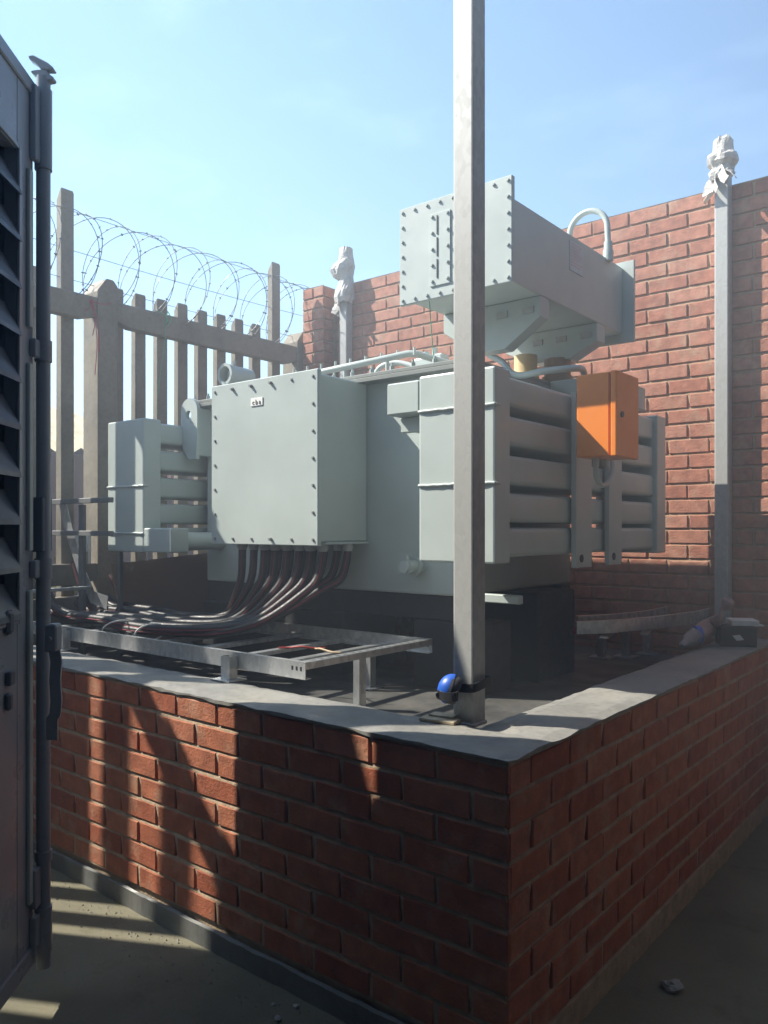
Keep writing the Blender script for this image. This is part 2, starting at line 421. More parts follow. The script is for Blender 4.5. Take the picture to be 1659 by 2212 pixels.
# ------------------------------------------------------------------ concrete palisade fence
FX = -3.50
fence = thing('concrete_palisade_fence', 'weathered grey concrete palisade fence with pointed uprights beside the tall brick wall', 'fence', (FX, 1, 0))
def pale(y0, y1, x0, x1, z1, slope=.05):
    mb = MB(); c = .006
    prof = [(x0, 0), (x1, 0), (x1, z1-slope*.25), (x1-.012, z1), (x0+.01, z1-slope)]
    mb.prism([(p[0], p[1]) for p in prof], y0, y1, (Vector((0, 0, 0)), X, Z, Y), c)
    for v in mb.v:
        q = v*7; v.x += noise.noise(q)*.003; v.y += noise.noise(q+Vector((5, 0, 0)))*.003
    return mb
P0 = .94
for k in range(-3, 2):
    b0 = P0+1.74*k
    if b0 > 2.9: continue
    pm = MB(); y0, y1 = b0, b0+.14
    # post: chamfered shoulder towards the near-left side at the top
    prof = [(y0, 0), (y1, 0), (y1, 3.00), (y1-.03, 3.035), (y0+.06, 3.035), (y0, 2.95)]
    pm.prism(prof, FX-.13, FX+.045, (Vector((0, 0, 0)), Y, Z, X), .006)
    obj('post', pm, 'fence_concrete', fence)
    for i in range(9):
        yc = b0+.19+.17*i
        if yc > 2.62 or (k == 1): continue
        if i == 8: mb = pale(yc-.008, yc+.078, FX-.105, FX-.033, 3.55, .07); n_ = 'tall_pale'
        else: mb = pale(yc-.041, yc+.041, FX-.098, FX-.033, 3.03+random.uniform(-.008, .008)); n_ = 'pale'
        obj(n_, mb, 'fence_concrete', fence)
    if k < 1:
        for (za, zb, nm) in ((2.755, 2.905, 'top_rail'), (1.12, 1.25, 'bottom_rail')):
            # rail narrows where it is let into the post
            prof = [(y1+.0, za+.03), (y1+.10, za), (b0+1.74-.10, za), (b0+1.74, za+.03), (b0+1.74, zb), (y1, zb)]
            rm = MB().prism(prof, FX-.032, FX+.035, (Vector((0, 0, 0)), Y, Z, X), .005)
            obj(nm, rm, 'fence_concrete', fence)
obj('base_panel', MB().box(FX-.06, FX+.02, -4.3, 2.66, 0, 1.05, .004), 'fence_concrete', fence)

# razor wire coil along the fence
rw = thing('razor_wire_coil', 'coil of barbed razor wire strung on three wires above the concrete fence', 'razor wire', (FX-.06, 1, 2.9))
cm = MB(); yA, yB = .15, 2.95
pts = []; turns = (yB-yA)/.135; n = int(turns*40)
for i in range(n+1):
    a = 2*math.pi*i/40; yy = yA+(yB-yA)*i/n
    lob = .10*math.sin(a+.4)+.085*math.sin(a*.5)
    rr_ = .285+.012*math.sin(a*.37)
    pts.append(Vector((FX-.06+rr_*math.sin(a)*.8, yy+lob, 3.145+rr_*math.cos(a))))
cm.tube(pts, .0027, 5)
for i in range(2, n, 2):
    p = pts[i]; d = (pts[i+1]-pts[i-1]).normalized(); s_ = d.cross(Vector((random.uniform(-1, 1), random.uniform(-1, 1), 1))).normalized()
    for sg in (-1, 1): cm.add([p-d*.006, p+d*.006, p+s_*.009*sg+d*.004, p+s_*.009*sg-d*.003], [(0, 1, 2, 3)])
obj('coil', cm, 'wire', rw)
for zz, sag in ((3.43, .0), (3.20, .02), (3.01, .01)):
    obj('strand', MB().tube([Vector((FX-.06, yA+(yB-yA)*i/24, zz-sag*math.sin(math.pi*i/24))) for i in range(25)], .0022, 5), 'wire', rw)

# strings tied on the fence
pr = atX(197, 650, FX+.05)
mb = MB()
for (a, b_) in (((197, 650), (200, 725)), ((199, 650), (214, 760)), ((196, 648), (182, 672)), ((199, 652), (240, 655)), ((200, 650), (205, 810))):
    p, q = atX(*a, FX+.052), atX(*b_, FX+.055)
    mb.tube(spline([p, (p+q)/2+Vector((.01, .015, -.01)), q], 6), .0026, 5)
mb.ellipsoid(pr, (.012, .012, .012), n=8, m=6)
tag(obj('string', mb, 'cord_red'), 'frayed red cord knotted round the fence post', 'string')
mb = MB()
mb.tube(spline([atX(x, y, FX+.05) for x, y in ((362, 672), (358, 700), (356, 740), (350, 780), (344, 830), (343, 850))], 6), .0028, 5)
mb.tube(spline([atX(x, y, FX+.05) for x, y in ((336, 672), (350, 676), (362, 690), (356, 698))], 5), .003, 5)
mb.tube(spline([atX(x, y, FX+.05) for x, y in ((362, 672), (370, 690), (362, 704))], 5), .003, 5)
tag(obj('string', mb, 'cord_green'), 'green cord tied over the fence rail with a long dangling tail', 'string')

# ------------------------------------------------------------------ buildings beyond the fence
nb = thing('neighbour_building', 'low maroon building with pale corrugated roof seen through the fence', 'building', (-8, 1, 0))
obj('wall', MB().box(-10, -6.3, -4.0, 3.25, 0, 2.2), 'maroon_wall', nb)
rm = MB(); n = 170; vs = []
for i in range(n+1):
    yy = -4.2+7.55*i/n; dz = .028*math.cos(i*math.pi/2)
    vs += [(-6.12, yy, 2.22+dz), (-8.1, yy, 2.92+dz), (-10.2, yy, 2.22+dz)]
fs = []
for i in range(n): fs += [(i*3, i*3+3, i*3+4, i*3+1), (i*3+1, i*3+4, i*3+5, i*3+2)]
rm.add(vs, fs)
obj('roof', rm, 'roof_sheet', nb)
n2 = thing('brick_outbuilding', 'reddish outbuilding whose roof edge shows low between the fence uprights', 'building', (-8, 7, 0))
obj('wall', MB().box(-10, -6.3, 3.55, 12, 0, 2.50), 'maroon_wall', n2)
obj('roof', MB().prism([(-6.1, 2.51), (-6.1, 2.56), (-8, 2.80), (-10.2, 2.56), (-10.2, 2.51)], 3.45, 12.2, (Vector((0, 0, 0)), X, Z, Y)), 'tile_red', n2)
def bush(c, r, seed, label):
    rnd = random.Random(seed); t_ = thing('shrub', label, 'shrub', (c[0], c[1], 0)); lm = MB()
    for i in range(420):
        d = Vector((rnd.gauss(0, 1), rnd.gauss(0, 1), rnd.gauss(0, 1))).normalized()*r*rnd.uniform(.3, 1)
        p = Vector(c)+Vector((d.x, d.y, d.z*.9)); a = Vector((rnd.uniform(-1, 1), rnd.uniform(-1, 1), rnd.uniform(-1, 1))).normalized(); b_ = a.orthogonal().normalized()
        s_ = rnd.uniform(.02, .045); lm.add([p-a*s_, p-b_*s_*.5, p+a*s_, p+b_*s_*.5], [(0, 1, 2, 3)])
    obj('foliage', lm, 'leaf', t_)
    sm_ = MB()
    for i in range(4): sm_.tube([(c[0], c[1], 0), (c[0]+rnd.uniform(-.1, .1), c[1]+rnd.uniform(-.1, .1), c[2]*.6), (c[0]+rnd.uniform(-r, r)*.5, c[1]+rnd.uniform(-r, r)*.5, c[2]+r*.3)], [.015, .01, .004], 6)
    obj('stem', sm_, 'stem', t_)
bush((-4.3, 1.35, 1.12), .3, 3, 'yellow green shrub beyond the fence, under the left radiator')
bush((-4.4, .55, 1.05), .28, 4, 'small dark shrub beyond the fence beside the steel door')

# ------------------------------------------------------------------ transformer
tr = thing('transformer', 'large pale grey oil filled transformer on black plinths inside the brick bund', 'transformer', (-1.79, 1.75, FZ))
TX0, TX1, TY0, TY1, TZ0, TZ1 = -2.66, -.93, 1.15, 2.29, 1.165, 2.17
tank = obj('tank', MB().box(TX0, TX1, TY0, TY1, TZ0, TZ1, .012, 2), 'grey_paint', tr)
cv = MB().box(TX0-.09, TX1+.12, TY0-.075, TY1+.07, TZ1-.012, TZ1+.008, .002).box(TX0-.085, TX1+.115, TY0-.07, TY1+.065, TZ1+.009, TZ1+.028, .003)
cover = obj('tank_cover', cv, 'low_bounce_paint', tr)
hexb = MB().cyl((0, 0, 0), (0, 0, .022), .011, n=6).cyl((0, 0, .02), (0, 0, .036), .006, n=8)
protoZ = None
for i in range(16):
    x = TX0-.05+(TX1-TX0+.09)*i/15
    if protoZ is None:
        mb = MB(); mb.add([v+Vector((x, TY0-.045, TZ1+.027)) for v in hexb.v], hexb.f); mb.sm = [False]*len(mb.f)
        protoZ = obj('bolt', mb, 'grey_paint', cover, center=(x, TY0-.045, TZ1+.027))
    else: stamp(protoZ, cover, (x, TY0-.045, TZ1+.027))
# base: black plinths and skid beams
obj('skid_beam', MB().box(TX0-.02, TX1+.03, TY0+.03, TY0+.13, TZ0-.115, TZ0-.002, .003), 'black_paint', tr)
obj('skid_beam', MB().box(TX0-.02, TX1+.03, TY1-.17, TY1-.07, TZ0-.115, TZ0-.002, .003), 'black_paint', tr)
obj('plinth', MB().box(-2.70, -1.60, TY0+.0, TY0+.42, FZ, TZ0-.116, .006), 'black_paint', tr)
obj('plinth', MB().box(-1.18, -.80, TY0+.02, TY0+.26, FZ, TZ0-.116, .006), 'black_paint', tr)
obj('plinth', MB().box(-1.16, -.755, 1.58, 1.97, FZ, TZ0-.006, .006), 'black_paint', tr)
obj('plinth', MB().box(-2.68, -2.2, 1.75, 2.1, FZ, TZ0-.116, .006), 'black_paint', tr)
# earthing lugs / jacking stub on the lower right
p = atD(1060, 1297, 3.25)
obj('jacking_stub', MB().box(-.90, -.585, 1.10, 1.135, p.z-.018, p.z+.018, .004), 'grey_paint', tr)
# --- low voltage cable box on the front
LX0, LX1, LY0, LZ0, LZ1 = -2.150, -1.440, .815, 1.405, 2.165
bx = obj('cable_box', MB().box(LX0, LX1, LY0, TY0-.003, LZ0, LZ1, .006), 'grey_paint', tr)
obj('gland_plate', MB().box(LX0-.01, LX1+.012, LY0+.03, TY0-.004, LZ0-.012, LZ0-.001, .002), 'grey_paint', tr)
VX0, VX1, VZ0, VZ1 = -2.168, -1.425, 1.388, 2.182
cvr = obj('cable_box_cover', MB().box(VX0, VX1, LY0-.026, LY0-.001, VZ0, VZ1, .004), 'grey_paint', tr)
yb = LY0-.026
bolt = MB().tube([(0, 0, 0), (0, -.004, 0)], .0075, 6, smooth=False).tube([(0, -.004, 0), (0, -.007, 0)], .005, 8)
boltL = MB().tube([(0, 0, 0), (0, -.008, 0)], .0085, 6, smooth=False).tube([(0, -.008, 0), (0, -.016, 0)], .0065, 8)
def mk(mbp, pos, parent, mat='grey_paint', name='bolt'):
    m2 = MB(); m2.add([v+Vector(pos) for v in mbp.v], mbp.f); m2.sm = list(mbp.sm); return obj(name, m2, mat, parent, center=pos)
bs = []
xs = [VX0+.03+(VX1-VX0-.06)*i/5 for i in range(6)]
for i, x in enumerate(xs): bs += [(x, VZ1-.032, 1 if i in (1, 2, 3) else 0), (x, VZ0+.028, 1 if i == 3 else 0)]
for i in range(1, 6): bs.append((VX0+.03, VZ0+.028+(VZ1-VZ0-.06)*i/6, 0))
for i in range(1, 6): bs.append((VX1-.03, VZ0+.028+(VZ1-VZ0-.06)*i/6, 0))
p0 = mk(bolt, (0, 0, 0), cvr); p1 = mk(boltL, (0, 0, 0), cvr); used = {0: False, 1: False}
plain('bolt_metal', (.30, .31, .30), .45, .3)
p0.data.materials[0] = MATS['bolt_metal']; p1.data.materials[0] = MATS['bolt_metal']
for x, z, kind in bs:
    pr_ = (p0, p1)[kind]; pos = Vector((x, yb, z))
    if not used[kind]: pr_.location = pos-root_loc(cvr); used[kind] = True
    else: stamp(pr_, cvr, pos)
# phase plate c b a
pl = obj('phase_plate', MB().box(-1.868, -1.784, yb-.004, yb, 2.052, 2.090, .001), 'white_plate', cvr)
def text_mesh(s, size, origin, U, V, mat, parent, th=.0012, name='lettering'):
    cu = bpy.data.curves.new('t', 'FONT'); cu.body = s; cu.size = size; cu.extrude = th; cu.align_x = 'CENTER'; cu.align_y = 'CENTER'
    o = bpy.data.objects.new('t', cu); C.objects.link(o); dg = bpy.context.evaluated_depsgraph_get()
    me = o.evaluated_get(dg).to_mesh(); W = U.cross(V)
    mb = MB(); mb.add([origin+U*v.co.x+V*v.co.y+W*v.co.z for v in me.vertices], [list(p.vertices) for p in me.polygons])
    o.evaluated_get(dg).to_mesh_clear(); bpy.data.objects.remove(o); bpy.data.curves.remove(cu)
    return obj(name, mb, mat, parent)
for ch, dx in (('c', -.022), ('b', .001), ('a', .024)):
    text_mesh(ch, .034, Vector((-1.826+dx, yb-.0048, 2.069)), X, Z, 'letter_grey', cvr)
# --- radiators
def fin(mb, x0, x1, y0, y1, zc, h):
    """one flat oval fin running along Y, rounded outer edges and a rounded far end"""
    n = 6; prof = []; ro = .02
    for cx, cz, a0 in ((x1-ro, zc-h/2+ro, -90), (x1-ro, zc+h/2-ro, 0), (x0+ro, zc+h/2-ro, 90), (x0+ro, zc-h/2+ro, 180)):
        for k in range(n+1): a = R(a0+90*k/n); prof.append((cx+ro*math.cos(a), cz+ro*math.sin(a)))
    lo = [(p[0], y0, p[1]) for p in prof]; hi = [(p[0], y1, p[1]) for p in prof]; m_ = len(prof)
    mb.add(lo+hi, [(i, (i+1) % m_, m_+(i+1) % m_, m_+i) for i in range(m_)], True)
    mb.add(lo, [list(range(m_))]); mb.add(hi, [list(range(m_))[::-1]])
ZF = [1.4125, 1.5475, 1.695, 1.8475, 2.0]
def radiator(x0, x1, arm, side):
    ya, yb_ = .767, 2.56
    hd = MB().box(x0, x1, ya, ya+.115, 1.335, 2.072, .008, 2)
    if side > 0: hd.box(x0-.165, x0+.001, ya, ya+.115, 1.93, 2.060, .006)
    h = obj('header', hd, 'grey_paint', tr)
    wl = MB()
    for z in ((1.93, 1.637) if side > 0 else (1.70, 1.44)):
        wl.tube([(x0, ya-.001, z)]+[(x0+(x1-x0)*i/14, ya-.003-random.uniform(0, .002), z+random.uniform(-.002, .002)) for i in range(1, 14)]+[(x1+.001, ya-.001, z)], .006, 8)
        wl.tube([(x1+.001, ya, z), (x1+.001, ya+.03, z)], .006, 8)
    obj('weld_seam', wl, 'grey_paint', h)
    obj('header', MB().box(x0, x1, yb_-.13, yb_, 1.335, 2.072, .008, 2), 'grey_paint', tr)
    for zc in ZF:
        fm = MB(); fin(fm, x0+.02, x1-.024, ya+.114, yb_-.129, zc, .115); obj('cooling_fin', fm, 'grey_paint', tr)
    return h
radiator(-.85, -.50, 0, 1)
radiator(-3.07, -2.72, 0, -1)
# header arm of the left radiator at the bottom, plus the oil pipes to the tank
obj('header_arm', MB().box(-2.719, -2.47, .767, .882, 1.337, 1.468, .006), 'grey_paint', tr)
obj('oil_pipe', MB().cyl((-2.535, .883, 1.395), (-2.535, TY0, 1.395), .05, n=24), 'grey_paint', tr)
obj('oil_pipe', MB().box(-1.0, -.855, .883, TY0+.02, 1.875, 1.925, .004), 'grey_paint', tr)
obj('oil_pipe', MB().cyl((-.99+.05, .883, 1.995), (-.94, TY0, 1.995), .045, n=20), 'grey_paint', tr)
obj('outlet_bracket', MB().box(-.995, -.856, .835, .87, 1.865, 1.925, .003), 'grey_paint', tr)
for (ya, yb_) in ((1.425, 1.585), (1.775, 1.925)):
    s_ = obj('support_strap', MB().box(-.512, -.488, ya, yb_, 1.295, 2.06, .002), 'grey_paint', tr)
    yy = ya+.05; h_ = MB().cyl((-.487, yy, 1.335), (-.4845, yy, 1.335), .0175, n=18)
    obj('strap_hole', h_, 'black_plastic', s_)
obj('oil_pipe', MB().cyl((-.855, 2.2, 1.40), (-.93, 2.2, 1.40), .04, n=18), 'grey_paint', tr)
# lifting lug, valve, vent
lug = MB(); pr2 = []
for k in range(13):
    a = math.pi*k/12; pr2.append((-2.685+.075*math.cos(a), 2.135+.075*math.sin(a)))
prof = [(-2.61, 1.86)]+pr2+[(-2.76, 1.95), (-2.70, 1.86)]
# plate with a real hole: ring of quads between the outline and the hole
hc = Vector((-2.690, 0, 2.115)); m_ = 24
out = []
for k in range(m_):
    a = 2*math.pi*k/m_; d = Vector((math.cos(a), math.sin(a))); best = None
    for i in range(len(prof)):
        p = Vector(prof[i]); q = Vector(prof[(i+1) % len(prof)]); o_ = Vector((hc.x, hc.z)); e = q-p
        den = d.x*e.y-d.y*e.x
        if abs(den) < 1e-9: continue
        tt = ((p.x-o_.x)*e.y-(p.y-o_.y)*e.x)/den; uu = ((p.x-o_.x)*d.y-(p.y-o_.y)*d.x)/den
        if tt > 0 and -1e-6 <= uu <= 1+1e-6 and (best is None or tt < best): best = tt
    out.append((hc.x+d.x*best, hc.z+d.y*best))
inn = [(hc.x+.024*math.cos(2*math.pi*k/m_), hc.z+.024*math.sin(2*math.pi*k/m_)) for k in range(m_)]
ya, yb_ = 1.044, 1.068; vs = [(x, ya, z) for x, z in out]+[(x, ya, z) for x, z in inn]+[(x, yb_, z) for x, z in out]+[(x, yb_, z) for x, z in inn]
fs = []
for k in range(m_):
    j = (k+1) % m_; fs += [(k, j, m_+j, m_+k), (2*m_+k, 3*m_+k, 3*m_+j, 2*m_+j), (k, 2*m_+k, 2*m_+j, j), (m_+k, m_+j, 3*m_+j, 3*m_+k)]
lug.add(vs, fs); lug.box(-2.66, -2.62, 1.0681, 1.16, 1.88, 2.15, .003); obj('lifting_lug', lug, 'grey_paint', tr)
p = atY(885, 1225, 1.08)
vl = MB().cyl((p.x, 1.15, p.z), (p.x, 1.06, p.z), .03, n=18).cyl((p.x, 1.12, p.z), (p.x, 1.108, p.z), .044, n=18).cyl((p.x-.01, 1.08, p.z), (p.x-.01, 1.045, p.z), .034, .028, n=6).cyl((p.x-.01, 1.075, p.z), (p.x-.01, 1.075, p.z+.055), .011, n=10).box(p.x-.06, p.x+.02, 1.069, 1.081, p.z+.053, p.z+.061)
obj('drain_valve', vl, 'grey_paint', tr)
vm = MB(); cx_, cz_ = -2.60, 2.365
ring = []
for k in range(28):
    a = 2*math.pi*k/28; ring.append((math.cos(a), math.sin(a)))
def tubeY(mb, cx, cz, y0, y1, ro, ri):
    n = len(ring); vs = []
    for (yy, rr) in ((y0, ro), (y1, ro), (y1, ri), (y0, ri)): vs += [(cx+rr*c, yy, cz+rr*s) for c, s in ring]
    fs = []
    for q in range(4):
        for k in range(n): fs.append((q*n+k, ((q+1) % 4)*n+k, ((q+1) % 4)*n+(k+1) % n, q*n+(k+1) % n))
    mb.add(vs, fs)
tubeY(vm, cx_, cz_, 1.24, 1.42, .057, .048); tubeY(vm, cx_, cz_, 1.232, 1.25, .064, .046)
vm.cyl((cx_, 1.34, TZ1+.027), (cx_, 1.34, cz_-.05), .032, n=16).box(cx_-.02, cx_+.02, 1.27, 1.275, cz_-.045, cz_+.03).cyl((cx_+.01, 1.30, cz_+.055), (cx_+.01, 1.30, cz_+.085), .008, n=8)
obj('vent_pipe', vm, 'grey_paint', tr)
# conduit frame on the cover and the relay cluster
cf = MB()
cf.tube([(-2.35, 1.5, 2.345), (-1.46, 1.5, 2.372), (-1.43, 1.53, 2.372), (-1.40, 2.15, 2.355)], .018, 10)
for x in (-2.2, -1.9, -1.6): cf.cyl((x, 1.5, TZ1+.027), (x, 1.5, 2.36), .010, n=8)
cf.cyl((-1.41, 1.95, TZ1+.027), (-1.41, 1.95, 2.36), .010, n=8)
for i in range(9): cf.cyl((-2.3+.11*i, 1.5, 2.36), (-2.3+.11*i, 1.5, 2.40), .007, n=6)
obj('cover_conduit', cf, 'grey_paint', tr)
rl = MB(); q0 = Vector((-1.62, 1.9, TZ1+.027))
rl.box(q0.x-.07, q0.x+.07, q0.y-.05, q0.y+.05, q0.z, q0.z+.03, .003).cyl(q0, q0+Z*.14, .035, n=16).box(q0.x-.075, q0.x+.085, q0.y-.06, q0.y+.06, q0.z+.13, q0.z+.235, .012, 2)
rl.cyl(q0+Vector((.045, 0, .23)), q0+Vector((.045, 0, .29)), .016, n=10).cyl(q0+Vector((.0, -.02, .23)), q0+Vector((.0, -.02, .27)), .02, n=10).cyl(q0+Vector((.085, 0, .18)), q0+Vector((.13, 0, .18)), .03, n=12)
rl.box(q0.x+.06, q0.x+.12, q0.y-.04, q0.y+.04, q0.z+.19, q0.z+.25, .01)
obj('relay', rl, 'grey_paint', tr)
hs = spline([q0+Vector((-.06, -.02, .19)), q0+Vector((-.2, -.03, .235)), q0+Vector((-.31, -.05, .22)), q0+Vector((-.345, -.06, .15)), q0+Vector((-.28, -.05, .06)), q0+Vector((-.2, -.04, .0))], 8)
obj('hose', MB().tube(hs, .016, 10), 'grey_paint', tr)
# --- high voltage cable box over the rear
HX0, HX1, HY0, HY1, HZ0, HZ1 = -1.094, -.5894, 1.0214, 2.18, 2.4683, 2.8108  # upper box and its fittings scaled about the camera, results written as plain numbers
hb = obj('upper_cable_box', MB().box(HX0, HX1, HY0, HY1, HZ0, HZ1, .004), 'grey_paint', tr)
hcov = obj('upper_box_cover', MB().box(-1.1247, -.5584, .9948, 1.0187, 2.4497, 2.8754, .003), 'grey_paint', tr)
obj('upper_box_flange', MB().box(-1.088, -.529, HY1, HY1+.02, 2.4227, 2.840, .002), 'grey_paint', tr)
hbolt = MB().tube([(0, 0, 0), (0, -.005, 0)], .0075, 6, smooth=False).tube([(0, -.005, 0), (0, -.008, 0)], .005, 8)
first = None; P_ = []
for i in range(9): P_ += [(-1.107+.531*i/8, 2.856), (-1.107+.531*i/8, 2.470)]
for i in range(1, 6): P_ += [(-1.107, 2.470+.386*i/6), (-.5761, 2.470+.386*i/6)]
for i in range(5): P_ += [(-.943, 2.522+.275*i/4), (-.864, 2.522+.275*i/4)]
for x, z in P_:
    yy = .9948 if not (-.95 < x < -.85 and 2.50 < z < 2.81) else .989
    if first is None: first = mk(hbolt, (x, yy, z), hcov)
    else: stamp(first, hcov, (x, yy, z))
obj('inspection_plate', MB().box(-.9566, -.8504, .989, .9942, 2.50, 2.81, .002), 'grey_paint', hcov)
for i in range(3): obj('slot', MB().box(-.919, -.914, .9855, .9885, 2.532+.093*i, 2.612+.093*i), 'black_plastic', hcov)
# warning placard on the side with faint printed lines
pa, pb = atX(1230, 505, HX1), atX(1259, 565, HX1)
pc = obj('placard', MB().box(HX1+.0005, HX1+.003, pa.y, pb.y, 2.647, 2.784), 'carton', hb)
ln = MB()
for i in range(8): ln.box(HX1+.0031, HX1+.0035, pa.y+.012, pb.y-.012-.02*(i % 3), 2.769-.014*i, 2.7735-.014*i)
obj('printed_lines', ln, 'letter_faint', hb)
# hopper shaped adaptors below
def hopper(y0, y1, zb, sk_, nxa, nxb):
    mb = MB()
    prof = [(HX0, HZ0-.002), (HX0, HZ0-.088), (nxa, zb), (nxb, zb), (HX1, HZ0-.088), (HX1, HZ0-.002)]
    mb.prism(prof, y0, y1, (Vector((0, 0, 0)), X, Z, Y), .003); h = obj('hopper', mb, 'grey_paint', tr)
    for i in range(3): obj('slot_plate', MB().box(HX1-.085-.13*i, HX1-.03-.13*i, y0-.006, y0-.001, HZ0-.07, HZ0-.042), 'galv_post', h)
hopper(1.291, 1.37, 2.262, 0, -.917, -.766)
hopper(1.866, 1.96, 2.31, 0, -.943, -.731)
def turret(x, y, r, mat, zt):
    mb = MB().cyl((x, y, TZ1+.028), (x, y, zt), r, n=8).cyl((x, y, TZ1+.028), (x, y, TZ1+.06), r*1.15, n=8)
    obj('bushing_turret', mb, mat, tr)
turret(-.93, 1.78, .060, 'tan', 2.335); turret(-.815, 1.90, .070, 'tan_shaded', 2.32)
obj('bushing_pocket', MB().box(TX1+.118, -.515, 1.81, 2.30, 2.08, TZ1+.027, .004), 'grey_paint', tr)
# conduit arch between box top and side
mb = MB(); pts = [(-.793, 1.99, HZ1-.01), (-.793, 1.99, 2.966)]
for k in range(1, 14):
    a = math.pi-math.pi*k/14; pts.append((-.691+.102*math.cos(a), 1.99, 2.966+.102*math.sin(a)))
pts += [(-.589, 1.99, 2.966), (-.585, 1.99, 2.87)]
mb.tube(pts, .0148, 12).cyl((-.585, 1.99, 2.89), (-.585, 1.99, 2.825), .021, n=10).cyl((-.585, 1.99, 2.85), (-.585, 1.99, 2.795), .0255, n=6)
obj('conduit_arch', mb, 'grey_paint', hb)
# conduit from the tank to the orange box
pts = spline([atD(1058, 768, 3.75), atD(1085, 782, 3.65), atD(1105, 806, 3.5), atD(1130, 811, 3.42), atD(1175, 802, 3.38), atD(1235, 796, 3.36), atD(1256, 797, 3.42), atD(1262, 808, 3.46)], 8)
obj('flexible_conduit', MB().tube(pts, .0145, 10), 'grey_paint', tr)
# --- orange control box
OX0, OX1, OY0, OY1, OZ0, OZ1 = -.400, -.260, 1.2375, 1.470, 1.754, 2.095
ob = obj('control_box', MB().box(OX0, OX1, OY0+.004, OY1-.004, OZ0+.003, OZ1-.003, .004), 'orange_paint', tr)
od = obj('control_box_door', MB().box(OX1+.006, OX1+.032, OY0, OY1, OZ0, OZ1, .005, 2), 'orange_paint', tr)
obj('door_gasket', MB().box(OX1-.001, OX1+.007, OY0+.012, OY1-.012, OZ0+.012, OZ1-.012), 'black_plastic', tr)
lk = atX(1343, 895, OX1+.032)
obj('lock', MB().cyl((OX1+.031, lk.y, lk.z), (OX1+.037, lk.y, lk.z), .0125, n=18), 'black_plastic', od)
for yy in (1.31, 1.40): obj('cable_gland', MB().cyl((-.345, yy, OZ0+.003), (-.345, yy, OZ0-.028), .0125, n=10), 'grey_paint', tr)
for zz in (1.80, 2.04): obj('mounting_arm', MB().box(-.4875, -.401, 1.428, 1.462, zz-.012, zz+.012, .002), 'grey_paint', tr)
pts = spline([(-.345, 1.31, OZ0-.02), (-.35, 1.32, OZ0-.07), (-.36, 1.40, OZ0-.105), (-.37, 1.50, OZ0-.08), (-.38, 1.56, OZ0+.0), (-.42, 1.585, OZ0+.10), (-.47, 1.60, OZ0+.18), (-.50, 1.60, OZ0+.2)], 8)
obj('flexible_conduit', MB().tube(pts, .011, 10), 'grey_paint', tr)
# a thin green cord hanging from the upper box
mb = MB().tube(spline([atY(928, 650, 1.06), atY(930, 690, 1.09), atY(933, 730, 1.12), atY(937, 775, 1.14)], 6), .0022, 5)
tag(obj('string', mb, 'cord_green'), 'thin pale green cord hanging below the upper cable box', 'string')

# ------------------------------------------------------------------ galvanised posts and their plastic wrapping
def gpost(x, y, z0, z1, label, plate=False, w=.0365):
    t_ = thing('galvanised_post', label, 'post', (x, y, z0), 'square galvanised posts around the bund')
    obj('tube', MB().box(x-w, x+w, y-w, y+w, z0, z1, .006, 2), 'galv_post', t_)
    if plate: obj('weld_collar', MB().box(x-w-.004, x+w+.004, y-w-.004, y+w+.004, z0, z0+.012, .003), 'galv_post', t_)
    return t_
gpost(-.305, .292, WT-.015, 3.62, 'tall square galvanised post in front, earmuffs strapped to its foot', True)
gpost(-.262, YW-.045, FZ, 3.50, 'square galvanised post against the brick wall at right')
gpost(-3.03, YW-.045, FZ, 3.50, 'square galvanised post in the shaded left corner of the brick wall')
def wrap(x, y, prof, seed, label):
    rnd = random.Random(seed); mb = MB(); n = 26; vs = []
    for i, (z, r, ox, oy) in enumerate(prof):
        for k in range(n):
            a = 2*math.pi*k/n; q = Vector((math.cos(a)*2.2+seed, math.sin(a)*2.2, z*22))
            sq = 1/max(abs(math.cos(a)), abs(math.sin(a)))
            rr = r*(.72+.28*min(sq, 1.3))*(1+.20*noise.noise(q)+.10*noise.noise(q*3.1))
            vs.append((x+ox+rr*math.cos(a), y+oy+rr*math.sin(a), z+.012*noise.noise(q*1.7)))
    m2 = len(prof)
    mb.add(vs, [(i*n+k, i*n+(k+1) % n, (i+1)*n+(k+1) % n, (i+1)*n+k) for i in range(m2-1) for k in range(n)]+[list(range((m2-1)*n, m2*n))], False)
    # ragged tails
    for j in range(5):
        a = rnd.uniform(2.5, 5.2); z = prof[0][0]+rnd.uniform(0, .08); pts_ = []
        for q in range(5): pts_.append((x+(.05+.012*q)*math.cos(a+.15*q), y+(.05+.012*q)*math.sin(a+.15*q), z-.025*q+rnd.uniform(-.008, .008)))
        mb.ribbon(pts_, Vector((rnd.uniform(-1, 1), rnd.uniform(-1, 1), .6)).normalized(), rnd.uniform(.03, .055), .003)
    o = obj('plastic_wrap', mb, 'film'); tag(o, label, 'plastic wrap', 'plastic wraps on post tops'); return o
wrap(-.262, YW-.045, [(3.37, .046, -.012, -.008), (3.39, .060, -.012, -.01), (3.41, .064, -.006, -.006), (3.43, .054, 0, 0), (3.445, .060, 0, 0), (3.462, .076, 0, -.005), (3.485, .080, 0, -.005), (3.508, .070, 0, 0), (3.525, .054, 0, 0), (3.555, .051, 0, 0), (3.585, .051, 0, 0), (3.597, .044, 0, 0), (3.602, .015, 0, 0)], 2,
     'crumpled white plastic wrapped on top of the right hand wall post')
